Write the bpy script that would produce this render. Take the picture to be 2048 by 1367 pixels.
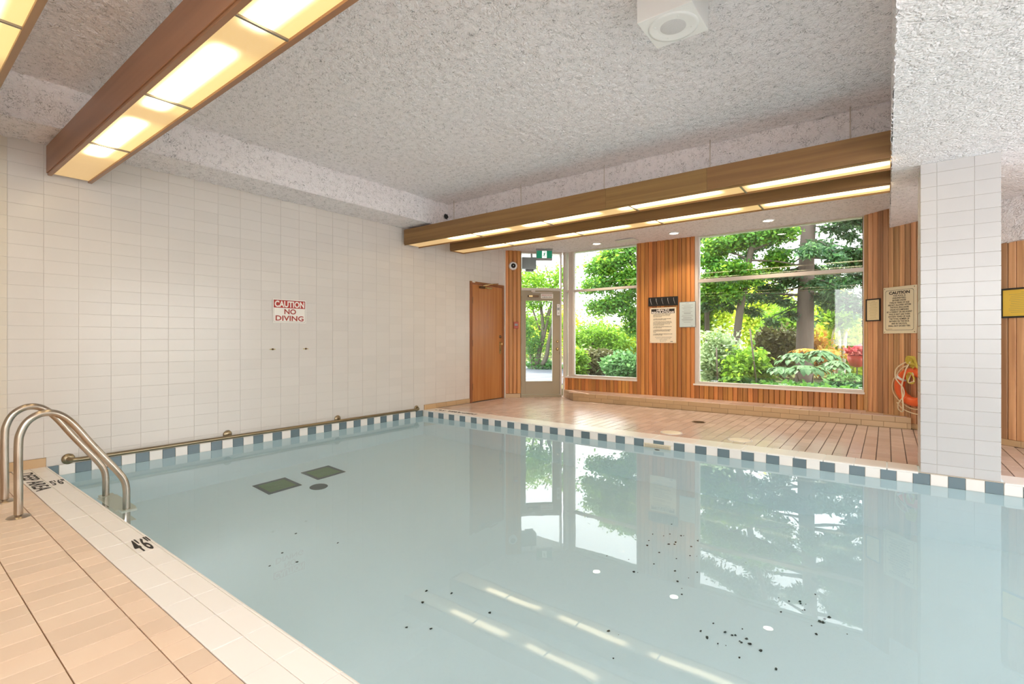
import bpy, bmesh, math, random
import numpy as np
from mathutils import Vector, Matrix

random.seed(7)
rng = np.random.default_rng(7)
for o in list(bpy.data.objects):
    bpy.data.objects.remove(o)
SC = bpy.context.scene
COL = SC.collection
PI = math.pi

# ------------------------------------------------------------------ camera
F, PSI, HOR, CX, CH = 985.57, 0.6504, 680.0, 5.668, 1.07
cam = bpy.data.cameras.new('camera')
cam.sensor_fit = 'HORIZONTAL'; cam.sensor_width = 36.0
cam.lens = F * 36.0 / 2048.0
cam.shift_y = (HOR - 683.5) / 2048.0
cam.clip_start = 0.05; cam.clip_end = 300
co = bpy.data.objects.new('camera', cam); COL.objects.link(co)
co.location = (CX, 0, CH); co.rotation_euler = (PI/2, 0, PSI)
SC.camera = co

# ------------------------------------------------------------------ world, sun, exposure
w = bpy.data.worlds.new('world'); SC.world = w; w.use_nodes = True
wn = w.node_tree; wn.nodes.clear()
wo = wn.nodes.new('ShaderNodeOutputWorld'); wb = wn.nodes.new('ShaderNodeBackground')
wg = wn.nodes.new('ShaderNodeTexCoord'); wx = wn.nodes.new('ShaderNodeSeparateXYZ')
wr = wn.nodes.new('ShaderNodeValToRGB')
wr.color_ramp.elements[0].position = 0.0; wr.color_ramp.elements[0].color = (1.0, 0.99, 0.97, 1)
wr.color_ramp.elements[1].position = 0.8; wr.color_ramp.elements[1].color = (0.86, 0.93, 1.0, 1)
wn.links.new(wg.outputs['Generated'], wx.inputs[0]); wn.links.new(wx.outputs['Z'], wr.inputs[0])
wn.links.new(wr.outputs[0], wb.inputs['Color']); wb.inputs['Strength'].default_value = 2.3
wn.links.new(wb.outputs[0], wo.inputs[0])

sun = bpy.data.lights.new('sun', 'SUN'); sun.energy = 4.2; sun.angle = 0.01; sun.color = (1, 0.93, 0.78)
so = bpy.data.objects.new('sun', sun); COL.objects.link(so)
so.rotation_euler = Vector((0.55, -0.30, -1.0)).to_track_quat('-Z', 'Y').to_euler()

vs = SC.view_settings
SC.display_settings.display_device = 'sRGB'
vs.view_transform = 'Standard'; vs.look = 'None'; vs.gamma = 1.0; vs.use_curve_mapping = False
vs.exposure = 1.44
try:
    SC.cycles.max_bounces = 16; SC.cycles.diffuse_bounces = 9; SC.cycles.glossy_bounces = 10
    SC.cycles.transmission_bounces = 12; SC.cycles.transparent_max_bounces = 16
    SC.cycles.sample_clamp_indirect = 10.0
    SC.cycles.blur_glossy = 0.5
except Exception:
    pass

# ------------------------------------------------------------------ where a sight line meets a plane (to place things on real planes)
_c, _s = math.cos(PSI), math.sin(PSI)
def ray(x, y):
    u = (x - 1024) / F; v = (HOR - y) / F
    return Vector((-_s + u*_c, _c + u*_s, v))
def onZ(x, y, z): r = ray(x, y); t = (z-CH)/r.z; return Vector((CX+r.x*t, r.y*t, z))
def onY(x, y, Y): r = ray(x, y); t = Y/r.y; return Vector((CX+r.x*t, Y, CH+r.z*t))
def onX(x, y, X): r = ray(x, y); t = (X-CX)/r.x; return Vector((X, r.y*t, CH+r.z*t))
def proj(p):
    dx = p[0]-CX; zc = p[1]*_c - dx*_s; xc = p[1]*_s + dx*_c
    if zc < 0.05: return None
    return 1024+F*xc/zc, HOR-F*(p[2]-CH)/zc, zc

# ------------------------------------------------------------------ materials
def nt(name):
    m = bpy.data.materials.new(name); m.use_nodes = True
    t = m.node_tree; b = t.nodes['Principled BSDF']
    return m, t, b
def mat(name, col, rough=0.5, metal=0.0, spec=None, bump=0.0, bscale=50.0, var=0.0, nscale=3.0, namt=0.0, ncol=None, stretch=None, emit=0.0):
    """plain procedural material: base colour, per-piece variation, large soft colour noise, fine bump"""
    m, t, b = nt(name); N, L = t.nodes, t.links
    b.inputs['Roughness'].default_value = rough; b.inputs['Metallic'].default_value = metal
    if spec is not None: b.inputs['Specular IOR Level'].default_value = spec
    c = N.new('ShaderNodeRGB'); c.outputs[0].default_value = (*col, 1); out = c.outputs[0]
    tc = N.new('ShaderNodeTexCoord'); vec = tc.outputs['Object']
    if stretch:
        mp = N.new('ShaderNodeMapping'); mp.inputs['Scale'].default_value = stretch
        L.new(vec, mp.inputs[0]); vec = mp.outputs[0]
    if namt:
        n = N.new('ShaderNodeTexNoise'); n.inputs['Scale'].default_value = nscale; n.inputs['Detail'].default_value = 5
        g = N.new('ShaderNodeNewGeometry')
        L.new(g.outputs['Position'] if not stretch else vec, n.inputs['Vector'])
        r = N.new('ShaderNodeMapRange'); r.inputs[1].default_value = 0.35; r.inputs[2].default_value = 0.7
        r.inputs[4].default_value = namt
        L.new(n.outputs['Fac'], r.inputs[0])
        x = N.new('ShaderNodeMix'); x.data_type = 'RGBA'
        L.new(r.outputs[0], x.inputs[0]); L.new(out, x.inputs[6])
        x.inputs[7].default_value = (*(ncol or tuple(v*0.6 for v in col)), 1); out = x.outputs[2]
    if var:
        oi = N.new('ShaderNodeObjectInfo'); gi = N.new('ShaderNodeNewGeometry')
        a = N.new('ShaderNodeMath'); a.operation = 'ADD'
        L.new(oi.outputs['Random'], a.inputs[0]); L.new(gi.outputs['Random Per Island'], a.inputs[1])
        fr = N.new('ShaderNodeMath'); fr.operation = 'FRACT'; L.new(a.outputs[0], fr.inputs[0])
        r = N.new('ShaderNodeMapRange'); r.inputs[3].default_value = 1-var; r.inputs[4].default_value = 1+var
        L.new(fr.outputs[0], r.inputs[0])
        h = N.new('ShaderNodeHueSaturation'); L.new(out, h.inputs['Color']); L.new(r.outputs[0], h.inputs['Value'])
        out = h.outputs[0]
    L.new(out, b.inputs['Base Color'])
    if bump:
        n = N.new('ShaderNodeTexNoise'); n.inputs['Scale'].default_value = bscale; n.inputs['Detail'].default_value = 4
        L.new(vec, n.inputs['Vector'])
        bp = N.new('ShaderNodeBump'); bp.inputs['Strength'].default_value = bump; bp.inputs['Distance'].default_value = 0.01
        L.new(n.outputs['Fac'], bp.inputs['Height']); L.new(bp.outputs[0], b.inputs['Normal'])
    if emit:
        L.new(out, b.inputs['Emission Color']); b.inputs['Emission Strength'].default_value = emit
    return m
def wood(name, dark, light, rough=0.45, axis=2, scale=1.0, var=0.25, grain=1.0):
    """streaky wood; axis = the long axis of the grain, world coordinates + per-board shift"""
    m, t, b = nt(name); N, L = t.nodes, t.links
    g = N.new('ShaderNodeNewGeometry'); oi = N.new('ShaderNodeObjectInfo')
    mp = N.new('ShaderNodeMapping'); s = [26*scale]*3; s[axis] = 0.9*scale; mp.inputs['Scale'].default_value = s
    ad = N.new('ShaderNodeVectorMath'); ad.operation = 'ADD'
    ml = N.new('ShaderNodeMath'); ml.operation = 'MULTIPLY'; ml.inputs[1].default_value = 37.0
    L.new(oi.outputs['Random'], ml.inputs[0]); L.new(g.outputs['Position'], ad.inputs[0]); L.new(ml.outputs[0], ad.inputs[1])
    L.new(ad.outputs[0], mp.inputs[0])
    n = N.new('ShaderNodeTexNoise'); n.inputs['Scale'].default_value = 1.0; n.inputs['Detail'].default_value = 6; n.inputs['Distortion'].default_value = 0.6
    L.new(mp.outputs[0], n.inputs['Vector'])
    cr = N.new('ShaderNodeValToRGB'); cr.color_ramp.elements[0].position = 0.5-0.22*grain; cr.color_ramp.elements[1].position = 0.5+0.2*grain
    cr.color_ramp.elements[0].color = (*dark, 1); cr.color_ramp.elements[1].color = (*light, 1)
    L.new(n.outputs['Fac'], cr.inputs[0])
    h = N.new('ShaderNodeHueSaturation'); L.new(cr.outputs[0], h.inputs['Color'])
    r = N.new('ShaderNodeMapRange'); r.inputs[3].default_value = 1-var; r.inputs[4].default_value = 1+var
    L.new(oi.outputs['Random'], r.inputs[0]); L.new(r.outputs[0], h.inputs['Value'])
    m2 = N.new('ShaderNodeMath'); m2.operation = 'MULTIPLY'; m2.inputs[1].default_value = 7.31
    f2 = N.new('ShaderNodeMath'); f2.operation = 'FRACT'; r2 = N.new('ShaderNodeMapRange')
    r2.inputs[3].default_value = 0.492; r2.inputs[4].default_value = 0.508
    L.new(oi.outputs['Random'], m2.inputs[0]); L.new(m2.outputs[0], f2.inputs[0]); L.new(f2.outputs[0], r2.inputs[0]); L.new(r2.outputs[0], h.inputs['Hue'])
    L.new(h.outputs[0], b.inputs['Base Color'])
    b.inputs['Roughness'].default_value = rough
    bp = N.new('ShaderNodeBump'); bp.inputs['Strength'].default_value = 0.15; bp.inputs['Distance'].default_value = 0.004
    L.new(n.outputs['Fac'], bp.inputs['Height']); L.new(bp.outputs[0], b.inputs['Normal'])
    return m
def stucco_mat():
    m, t, b = nt('popcorn_stucco'); N, L = t.nodes, t.links
    g = N.new('ShaderNodeNewGeometry')
    b.inputs['Roughness'].default_value = 0.95
    n1 = N.new('ShaderNodeTexNoise'); n1.inputs['Scale'].default_value = 38; n1.inputs['Detail'].default_value = 6; n1.inputs['Distortion'].default_value = 1.2
    v = N.new('ShaderNodeTexVoronoi'); v.inputs['Scale'].default_value = 46; v.feature = 'F1'
    wv = N.new('ShaderNodeTexNoise'); wv.inputs['Scale'].default_value = 12; wv.inputs['Detail'].default_value = 3
    va = N.new('ShaderNodeVectorMath'); va.operation = 'MULTIPLY_ADD'; va.inputs[1].default_value = (0.12,)*3
    L.new(g.outputs['Position'], n1.inputs['Vector']); L.new(g.outputs['Position'], wv.inputs['Vector'])
    L.new(wv.outputs['Color'], va.inputs[0]); L.new(g.outputs['Position'], va.inputs[2]); L.new(va.outputs[0], v.inputs['Vector'])
    ad = N.new('ShaderNodeMath'); ad.operation = 'MULTIPLY_ADD'; ad.inputs[1].default_value = -0.8
    L.new(v.outputs['Distance'], ad.inputs[0]); L.new(n1.outputs['Fac'], ad.inputs[2])
    bp = N.new('ShaderNodeBump'); bp.inputs['Strength'].default_value = 1.0; bp.inputs['Distance'].default_value = 0.011
    L.new(ad.outputs[0], bp.inputs['Height']); L.new(bp.outputs[0], b.inputs['Normal'])
    # thin broken dark creases between the sprayed flakes, their shade painted into the colour
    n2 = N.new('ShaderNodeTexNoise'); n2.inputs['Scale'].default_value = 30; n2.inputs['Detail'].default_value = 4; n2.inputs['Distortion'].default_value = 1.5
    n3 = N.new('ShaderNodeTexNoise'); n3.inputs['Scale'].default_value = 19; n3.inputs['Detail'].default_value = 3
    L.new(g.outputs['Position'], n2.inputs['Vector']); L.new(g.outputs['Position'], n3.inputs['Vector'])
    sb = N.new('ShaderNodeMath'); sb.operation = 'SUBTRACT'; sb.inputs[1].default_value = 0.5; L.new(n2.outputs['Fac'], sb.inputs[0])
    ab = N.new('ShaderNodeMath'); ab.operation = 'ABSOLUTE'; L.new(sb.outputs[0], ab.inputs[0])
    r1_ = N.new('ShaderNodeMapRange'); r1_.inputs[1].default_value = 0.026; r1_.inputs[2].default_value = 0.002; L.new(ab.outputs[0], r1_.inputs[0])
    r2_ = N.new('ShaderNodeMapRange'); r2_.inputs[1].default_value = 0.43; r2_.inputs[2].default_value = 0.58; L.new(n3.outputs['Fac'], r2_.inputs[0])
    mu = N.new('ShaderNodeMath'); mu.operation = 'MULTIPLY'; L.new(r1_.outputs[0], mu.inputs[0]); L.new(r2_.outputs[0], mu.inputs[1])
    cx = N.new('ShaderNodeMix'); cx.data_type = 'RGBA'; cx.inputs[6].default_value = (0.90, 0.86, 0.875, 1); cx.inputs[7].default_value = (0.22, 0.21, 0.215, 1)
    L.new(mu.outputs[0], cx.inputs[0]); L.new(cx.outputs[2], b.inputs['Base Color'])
    return m
def glass_mat(name, tint=(0.97, 0.99, 0.98), boost=1.0):
    m, t, b = nt(name); N, L = t.nodes, t.links; N.remove(b)
    o = N['Material Output']; tr = N.new('ShaderNodeBsdfTransparent'); gl = N.new('ShaderNodeBsdfGlossy'); fr = N.new('ShaderNodeFresnel')
    tr.inputs[0].default_value = (*tint, 1); gl.inputs['Roughness'].default_value = 0.0; fr.inputs[0].default_value = 1.5
    mu = N.new('ShaderNodeMath'); mu.operation = 'MULTIPLY'; mu.inputs[1].default_value = boost; mu.use_clamp = True
    mx = N.new('ShaderNodeMixShader'); L.new(fr.outputs[0], mu.inputs[0]); L.new(mu.outputs[0], mx.inputs[0])
    L.new(tr.outputs[0], mx.inputs[1]); L.new(gl.outputs[0], mx.inputs[2]); L.new(mx.outputs[0], o.inputs[0])
    return m
def water_mat():
    m, t, b = nt('pool_water'); N, L = t.nodes, t.links; N.remove(b)
    o = N['Material Output']; rf = N.new('ShaderNodeBsdfRefraction'); gl = N.new('ShaderNodeBsdfGlossy'); fr = N.new('ShaderNodeFresnel')
    rf.inputs['Color'].default_value = (0.89, 0.965, 0.985, 1); rf.inputs['Roughness'].default_value = 0.0; rf.inputs['IOR'].default_value = 1.333
    gl.inputs['Roughness'].default_value = 0.0; fr.inputs[0].default_value = 1.333
    g = N.new('ShaderNodeNewGeometry'); mp = N.new('ShaderNodeMapping'); mp.inputs['Scale'].default_value = (1.0, 1.5, 1)
    L.new(g.outputs['Position'], mp.inputs[0])
    n = N.new('ShaderNodeTexNoise'); n.inputs['Scale'].default_value = 1.6; n.inputs['Detail'].default_value = 2
    n2 = N.new('ShaderNodeTexNoise'); n2.inputs['Scale'].default_value = 14; n2.inputs['Detail'].default_value = 2
    L.new(mp.outputs[0], n.inputs['Vector']); L.new(mp.outputs[0], n2.inputs['Vector'])
    # livelier ripples next to the left wall (inlet current)
    sx = N.new('ShaderNodeSeparateXYZ'); L.new(g.outputs['Position'], sx.inputs[0])
    mr = N.new('ShaderNodeMapRange'); mr.inputs[1].default_value = 0.2; mr.inputs[2].default_value = 1.3; mr.inputs[3].default_value = 0.10; mr.inputs[4].default_value = 0.012
    L.new(sx.outputs['X'], mr.inputs[0])
    mm = N.new('ShaderNodeMath'); mm.operation = 'MULTIPLY_ADD'
    L.new(n2.outputs['Fac'], mm.inputs[0]); L.new(mr.outputs[0], mm.inputs[1]); L.new(n.outputs['Fac'], mm.inputs[2])
    bp = N.new('ShaderNodeBump'); bp.inputs['Strength'].default_value = 1.0; bp.inputs['Distance'].default_value = 0.0008
    L.new(mm.outputs[0], bp.inputs['Height'])
    for q in (rf, gl, fr): L.new(bp.outputs[0], q.inputs['Normal'])
    mx = N.new('ShaderNodeMixShader'); L.new(fr.outputs[0], mx.inputs[0]); L.new(rf.outputs[0], mx.inputs[1]); L.new(gl.outputs[0], mx.inputs[2])
    L.new(mx.outputs[0], o.inputs[0])
    return m
def leaf_mat(name, c1, c2, trans=0.45, rough=0.5):
    m, t, b = nt(name); N, L = t.nodes, t.links; N.remove(b)
    o = N['Material Output']; g = N.new('ShaderNodeNewGeometry')
    cr = N.new('ShaderNodeValToRGB'); cr.color_ramp.elements[0].color = (*c1, 1); cr.color_ramp.elements[1].color = (*c2, 1)
    oi = N.new('ShaderNodeObjectInfo'); ad = N.new('ShaderNodeMath'); ad.operation = 'ADD'; fr = N.new('ShaderNodeMath'); fr.operation = 'FRACT'
    L.new(g.outputs['Random Per Island'], ad.inputs[0]); L.new(oi.outputs['Random'], ad.inputs[1]); L.new(ad.outputs[0], fr.inputs[0]); L.new(fr.outputs[0], cr.inputs[0])
    d = N.new('ShaderNodeBsdfPrincipled'); d.inputs['Roughness'].default_value = rough; d.inputs['Specular IOR Level'].default_value = 0.3
    tl = N.new('ShaderNodeBsdfTranslucent'); mx = N.new('ShaderNodeMixShader'); mx.inputs[0].default_value = trans
    hs = N.new('ShaderNodeHueSaturation'); hs.inputs['Hue'].default_value = 0.48; hs.inputs['Value'].default_value = 1.5
    L.new(cr.outputs[0], d.inputs['Base Color']); L.new(cr.outputs[0], hs.inputs['Color']); L.new(hs.outputs[0], tl.inputs[0])
    L.new(d.outputs[0], mx.inputs[1]); L.new(tl.outputs[0], mx.inputs[2]); L.new(mx.outputs[0], o.inputs[0])
    return m
def diffuser_mat():
    """ribbed acrylic light panel lit by tubes above it (this is the lamp itself)"""
    m, t, b = nt('light_panel'); N, L = t.nodes, t.links
    tc = N.new('ShaderNodeTexCoord'); g = N.new('ShaderNodeNewGeometry')
    sx = N.new('ShaderNodeSeparateXYZ'); L.new(g.outputs['Position'], sx.inputs[0])
    so_ = N.new('ShaderNodeSeparateXYZ'); L.new(tc.outputs['Object'], so_.inputs[0])
    def M(op, a, b_=None, c=None):
        k = N.new('ShaderNodeMath'); k.operation = op
        for i, v in enumerate((a, b_, c)):
            if v is None: continue
            if isinstance(v, (int, float)): k.inputs[i].default_value = v
            else: L.new(v, k.inputs[i])
        return k.outputs[0]
    # tubes: pitch 1.265 along X, lit part from .87 to 1.9
    ph = M('FRACT', M('DIVIDE', M('ADD', sx.outputs['X'], 1.265-0.75), 1.265))
    d = M('ABSOLUTE', M('SUBTRACT', ph, 0.5))
    al = N.new('ShaderNodeMapRange'); al.interpolation_type = 'SMOOTHSTEP'; L.new(d, al.inputs[0])
    al.inputs[1].default_value = 0.46; al.inputs[2].default_value = 0.33
    en = N.new('ShaderNodeMapRange'); en.interpolation_type = 'SMOOTHSTEP'; L.new(sx.outputs['X'], en.inputs[0])
    en.inputs[1].default_value = 0.55; en.inputs[2].default_value = 0.95
    ac = N.new('ShaderNodeMapRange'); ac.interpolation_type = 'SMOOTHSTEP'
    L.new(M('ABSOLUTE', M('ADD', so_.outputs['Y'], 0.025)), ac.inputs[0]); ac.inputs[1].default_value = 0.10; ac.inputs[2].default_value = 0.02
    k = M('POWER', M('MULTIPLY', M('MULTIPLY', al.outputs[0], ac.outputs[0]), en.outputs[0]), 2.0)
    yel = M('MULTIPLY', M('ADD', M('MULTIPLY', al.outputs[0], 0.75), 0.25), en.outputs[0])
    c1 = N.new('ShaderNodeMix'); c1.data_type = 'RGBA'; c1.inputs[6].default_value = (0.48, 0.30, 0.12, 1); c1.inputs[7].default_value = (0.85, 0.55, 0.20, 1)
    L.new(yel, c1.inputs[0])
    c2 = N.new('ShaderNodeMix'); c2.data_type = 'RGBA'; c2.inputs[7].default_value = (6.5, 5.4, 3.4, 1)
    L.new(k, c2.inputs[0]); L.new(c1.outputs[2], c2.inputs[6])
    b.inputs['Base Color'].default_value = (0.15, 0.13, 0.10, 1); b.inputs['Roughness'].default_value = 0.4
    L.new(c2.outputs[2], b.inputs['Emission Color']); b.inputs['Emission Strength'].default_value = 0.50
    wv = N.new('ShaderNodeTexWave'); wv.inputs['Scale'].default_value = 60; L.new(g.outputs['Position'], wv.inputs['Vector'])
    bp = N.new('ShaderNodeBump'); bp.inputs['Strength'].default_value = 0.15; bp.inputs['Distance'].default_value = 0.002
    L.new(wv.outputs['Fac'], bp.inputs['Height']); L.new(bp.outputs[0], b.inputs['Normal'])
    return m

M = {}
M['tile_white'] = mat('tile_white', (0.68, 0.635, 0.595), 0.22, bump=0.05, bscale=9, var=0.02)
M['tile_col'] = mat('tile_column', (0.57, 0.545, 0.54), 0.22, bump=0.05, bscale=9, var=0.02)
M['grout_white'] = mat('grout_white', (0.625, 0.575, 0.535), 0.8)
M['tile_cream'] = mat('tile_cream', (0.88, 0.83, 0.785), 0.28, bump=0.04, bscale=8, var=0.03)
M['tile_coping'] = mat('tile_coping', (0.92, 0.885, 0.85), 0.28, bump=0.04, bscale=8, var=0.02)
M['grout_cream'] = mat('grout_cream', (0.62, 0.54, 0.44), 0.8)
M['tile_beige'] = mat('tile_beige', (0.84, 0.66, 0.51), 0.33, bump=0.06, bscale=12, var=0.06, nscale=2.5, namt=0.5, ncol=(0.80, 0.58, 0.42))
M['grout_brown'] = mat('grout_brown', (0.27, 0.17, 0.09), 0.85, bump=0.3, bscale=60)
M['tile_pink'] = mat('tile_pink', (0.66, 0.52, 0.455), 0.22, spec=0.8, bump=0.06, bscale=12, var=0.10, nscale=1.5, namt=0.6, ncol=(0.58, 0.43, 0.36))
M['grout_dark'] = mat('grout_dark', (0.10, 0.065, 0.055), 0.7)
M['tile_tan'] = mat('tile_tan', (0.53, 0.36, 0.20), 0.3, bump=0.05, bscale=10, var=0.08)
M['grout_tan'] = mat('grout_tan', (0.40, 0.26, 0.13), 0.8)
M['tile_blue'] = mat('tile_blue', (0.15, 0.205, 0.235), 0.2, bump=0.05, bscale=10, var=0.08)
M['plaster'] = mat('pool_plaster', (0.86, 0.945, 0.965), 0.8, bump=0.05, bscale=20)
M['plaster_floor'] = mat('pool_plaster_floor', (0.86, 0.945, 0.965), 0.8, bump=0.05, bscale=20)
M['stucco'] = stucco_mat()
M['cedar'] = wood('cedar_board', (0.38, 0.135, 0.03), (0.60, 0.265, 0.07), 0.42, 2, 1.0, 0.28)
M['cedar_right'] = wood('cedar_board_weathered', (0.40, 0.20, 0.085), (0.64, 0.37, 0.18), 0.45, 2, 1.0, 0.28)
M['wood_gap'] = mat('board_gap', (0.10, 0.04, 0.015), 0.8)
M['fix_wood'] = wood('fixture_oak', (0.20, 0.10, 0.033), (0.31, 0.165, 0.055), 0.42, 0, 0.8, 0.08)
M['fix_wood_near'] = wood('fixture_oak_red', (0.23, 0.108, 0.048), (0.35, 0.18, 0.085), 0.35, 0, 0.35, 0.10)
M['door_wood'] = wood('door_veneer', (0.37, 0.115, 0.04), (0.58, 0.24, 0.09), 0.25, 2, 0.6, 0.02, 1.3)
M['door_frame'] = wood('door_frame_wood', (0.25, 0.09, 0.03), (0.36, 0.15, 0.06), 0.4, 2, 0.8, 0.03)
M['panel'] = diffuser_mat()
M['divider'] = mat('divider_metal', (0.24, 0.21, 0.17), 0.4, 0.4)
M['alum'] = mat('painted_aluminium', (0.62, 0.55, 0.49), 0.35, 0.1)
M['alum_light'] = mat('cream_paint_trim', (0.78, 0.73, 0.68), 0.4)
M['door_paint'] = mat('taupe_door_paint', (0.33, 0.265, 0.17), 0.35)
M['steel'] = mat('brushed_steel', (0.50, 0.43, 0.36), 0.25, 1.0, bump=0.15, bscale=6, nscale=6, namt=0.6, ncol=(0.34, 0.26, 0.19))
M['steel_dark'] = mat('tarnished_rail', (0.34, 0.27, 0.17), 0.32, 1.0, bump=0.1, bscale=20, nscale=8, namt=0.5, ncol=(0.22, 0.17, 0.11))
M['brass'] = mat('brass', (0.72, 0.55, 0.28), 0.25, 1.0)
M['bronze'] = mat('bronze', (0.17, 0.10, 0.05), 0.4, 0.6)
M['chrome'] = mat('chrome', (0.75, 0.75, 0.75), 0.15, 1.0)
M['black'] = mat('black_paint', (0.012, 0.012, 0.012), 0.4)
M['ink'] = mat('black_ink', (0.02, 0.017, 0.015), 0.6)
M['ink_grey'] = mat('grey_ink', (0.16, 0.16, 0.16), 0.7)
M['ink_olive'] = mat('faded_ink', (0.42, 0.33, 0.14), 0.7)
M['white_plastic'] = mat('white_plastic', (0.80, 0.80, 0.79), 0.35)
M['tread'] = mat('tread_plastic', (0.80, 0.78, 0.66), 0.4)
M['grey_plastic'] = mat('grey_plastic', (0.30, 0.30, 0.31), 0.45)
M['red_paint'] = mat('red_paint', (0.42, 0.03, 0.02), 0.45)
M['red_ink'] = mat('red_ink', (0.36, 0.035, 0.02), 0.6)
M['red_plastic'] = mat('red_plastic', (0.42, 0.055, 0.02), 0.35)
M['sign_white'] = mat('sign_white', (0.83, 0.78, 0.72), 0.45)
M['sign_cream'] = mat('sign_cream', (0.78, 0.70, 0.50), 0.45)
M['sign_cream2'] = mat('sign_cream_pale', (0.82, 0.72, 0.55), 0.45)
M['paper_blue'] = mat('pale_blue_paper', (0.52, 0.60, 0.60), 0.55)
M['paper_cream'] = mat('cream_paper', (0.78, 0.66, 0.40), 0.55)
M['paper_yellow'] = mat('yellow_paper', (0.85, 0.58, 0.08), 0.5)
M['exit_green'] = mat('exit_green', (0.0, 0.17, 0.09), 0.4, emit=0.25)
M['exit_white'] = mat('exit_white', (0.9, 0.95, 0.9), 0.4, emit=0.4)
M['orange'] = mat('orange_ring', (0.80, 0.13, 0.03), 0.4, bump=0.1, bscale=15)
M['rope'] = mat('cream_rope', (0.78, 0.66, 0.44), 0.8, bump=0.6, bscale=200)
M['rope_yellow'] = mat('yellow_rope', (0.62, 0.50, 0.08), 0.8, bump=0.6, bscale=200)
M['glass'] = glass_mat('window_glass')
M['glass_big'] = glass_mat('window_glass_big', boost=1.5)
M['water'] = water_mat()
M['drain_green'] = mat('drain_green', (0.10, 0.22, 0.07), 0.7)
M['drain_dark'] = mat('drain_dark', (0.05, 0.085, 0.085), 0.7)
M['lens'] = mat('camera_lens', (0.01, 0.01, 0.012), 0.05)
M['lamp_glow'] = mat('lamp_glow', (1.0, 0.90, 0.74), 0.5, emit=7.0)
M['paint_wall'] = mat('cream_wall_paint', (0.75, 0.72, 0.66), 0.6)
M['debris'] = mat('wet_leaf_debris', (0.02, 0.035, 0.03), 0.6)
M['bark'] = mat('bark_grey', (0.15, 0.11, 0.09), 0.9, bump=0.9, bscale=18, stretch=(1, 1, 0.25), nscale=6, namt=0.6, ncol=(0.12, 0.09, 0.08))
M['bark_dark'] = mat('bark_dark', (0.10, 0.08, 0.06), 0.9, bump=0.7, bscale=20)
M['bark_pale'] = mat('bark_pale', (0.62, 0.56, 0.52), 0.8, bump=0.4, bscale=20)
M['soil'] = mat('garden_soil', (0.10, 0.085, 0.05), 0.95, spec=0.05, bump=0.6, bscale=8, nscale=1.2, namt=0.8, ncol=(0.12, 0.17, 0.05))
M['paver'] = mat('path_paver', (0.15, 0.155, 0.175), 0.9, spec=0.02, bump=0.2, bscale=30, var=0.08)
M['planter_red'] = mat('planter_red', (0.50, 0.05, 0.025), 0.4)
M['leaf_bright'] = leaf_mat('leaf_bright', (0.09, 0.24, 0.02), (0.28, 0.48, 0.05))
M['leaf_yellow'] = leaf_mat('leaf_yellow', (0.32, 0.48, 0.03), (0.66, 0.72, 0.10), 0.5)
M['leaf_green'] = leaf_mat('leaf_green', (0.04, 0.15, 0.02), (0.13, 0.32, 0.05))
M['leaf_dark'] = leaf_mat('leaf_dark', (0.02, 0.06, 0.012), (0.08, 0.14, 0.03), 0.2)
M['leaf_olive'] = leaf_mat('leaf_olive', (0.09, 0.09, 0.03), (0.19, 0.19, 0.07), 0.2)
M['leaf_pale'] = leaf_mat('leaf_pale', (0.20, 0.32, 0.14), (0.50, 0.60, 0.36), 0.35)
M['leaf_shrub'] = leaf_mat('leaf_shrub', (0.05, 0.17, 0.04), (0.20, 0.40, 0.15), 0.35)
M['needle'] = leaf_mat('needle', (0.02, 0.07, 0.028), (0.09, 0.18, 0.075), 0.22)
M['leaf_big'] = leaf_mat('leaf_big', (0.06, 0.16, 0.06), (0.20, 0.34, 0.15), 0.3)
M['leaf_autumn'] = leaf_mat('leaf_autumn', (0.42, 0.22, 0.03), (0.60, 0.42, 0.08), 0.45)
M['leaf_red'] = leaf_mat('leaf_red', (0.35, 0.06, 0.05), (0.60, 0.16, 0.12), 0.35)

# ------------------------------------------------------------------ object helpers
def setp(o, label=None, cat=None, group=None, kind=None):
    if label: o['label'] = label
    if cat: o['category'] = cat
    if group: o['group'] = group
    if kind: o['kind'] = kind
    return o
def link(name, me, parent=None, loc=None):
    o = bpy.data.objects.new(name, me); COL.objects.link(o)
    if parent: o.parent = parent
    if loc is not None: o.location = loc
    return o
def empty(name, loc=(0, 0, 0), rz=0.0, **k):
    o = bpy.data.objects.new(name, None); COL.objects.link(o); o.location = loc; o.rotation_euler = (0, 0, rz)
    o.empty_display_size = 0.1
    return setp(o, **k)
def mesh_bm(name, bm, mats, smooth=False):
    me = bpy.data.meshes.new(name); bm.normal_update(); bm.to_mesh(me); bm.free()
    for m in (mats if isinstance(mats, (list, tuple)) else [mats]): me.materials.append(m)
    if smooth:
        me.polygons.foreach_set('use_smooth', [True]*len(me.polygons))
    return me
def bbox(bm, x0, y0, z0, x1, y1, z1, mi=0, bev=0.0):
    x0, x1 = min(x0, x1), max(x0, x1); y0, y1 = min(y0, y1), max(y0, y1); z0, z1 = min(z0, z1), max(z0, z1)
    v = [bm.verts.new(p) for p in ((x0,y0,z0),(x1,y0,z0),(x1,y1,z0),(x0,y1,z0),(x0,y0,z1),(x1,y0,z1),(x1,y1,z1),(x0,y1,z1))]
    fs = [bm.faces.new([v[i] for i in q]) for q in ((0,3,2,1),(4,5,6,7),(0,1,5,4),(1,2,6,5),(2,3,7,6),(3,0,4,7))]
    for f in fs: f.material_index = mi
    if bev > 0:
        es = list({e for f in fs for e in f.edges})
        r = bmesh.ops.bevel(bm, geom=es, offset=bev, segments=2, affect='EDGES', profile=0.6)
        for f in r['faces']: f.material_index = mi
def box_obj(name, lo, hi, m, parent=None, bev=0.0, loc=None):
    bm = bmesh.new(); bbox(bm, *lo, *hi, bev=bev)
    return link(name, mesh_bm(name, bm, m), parent, loc)
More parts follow.
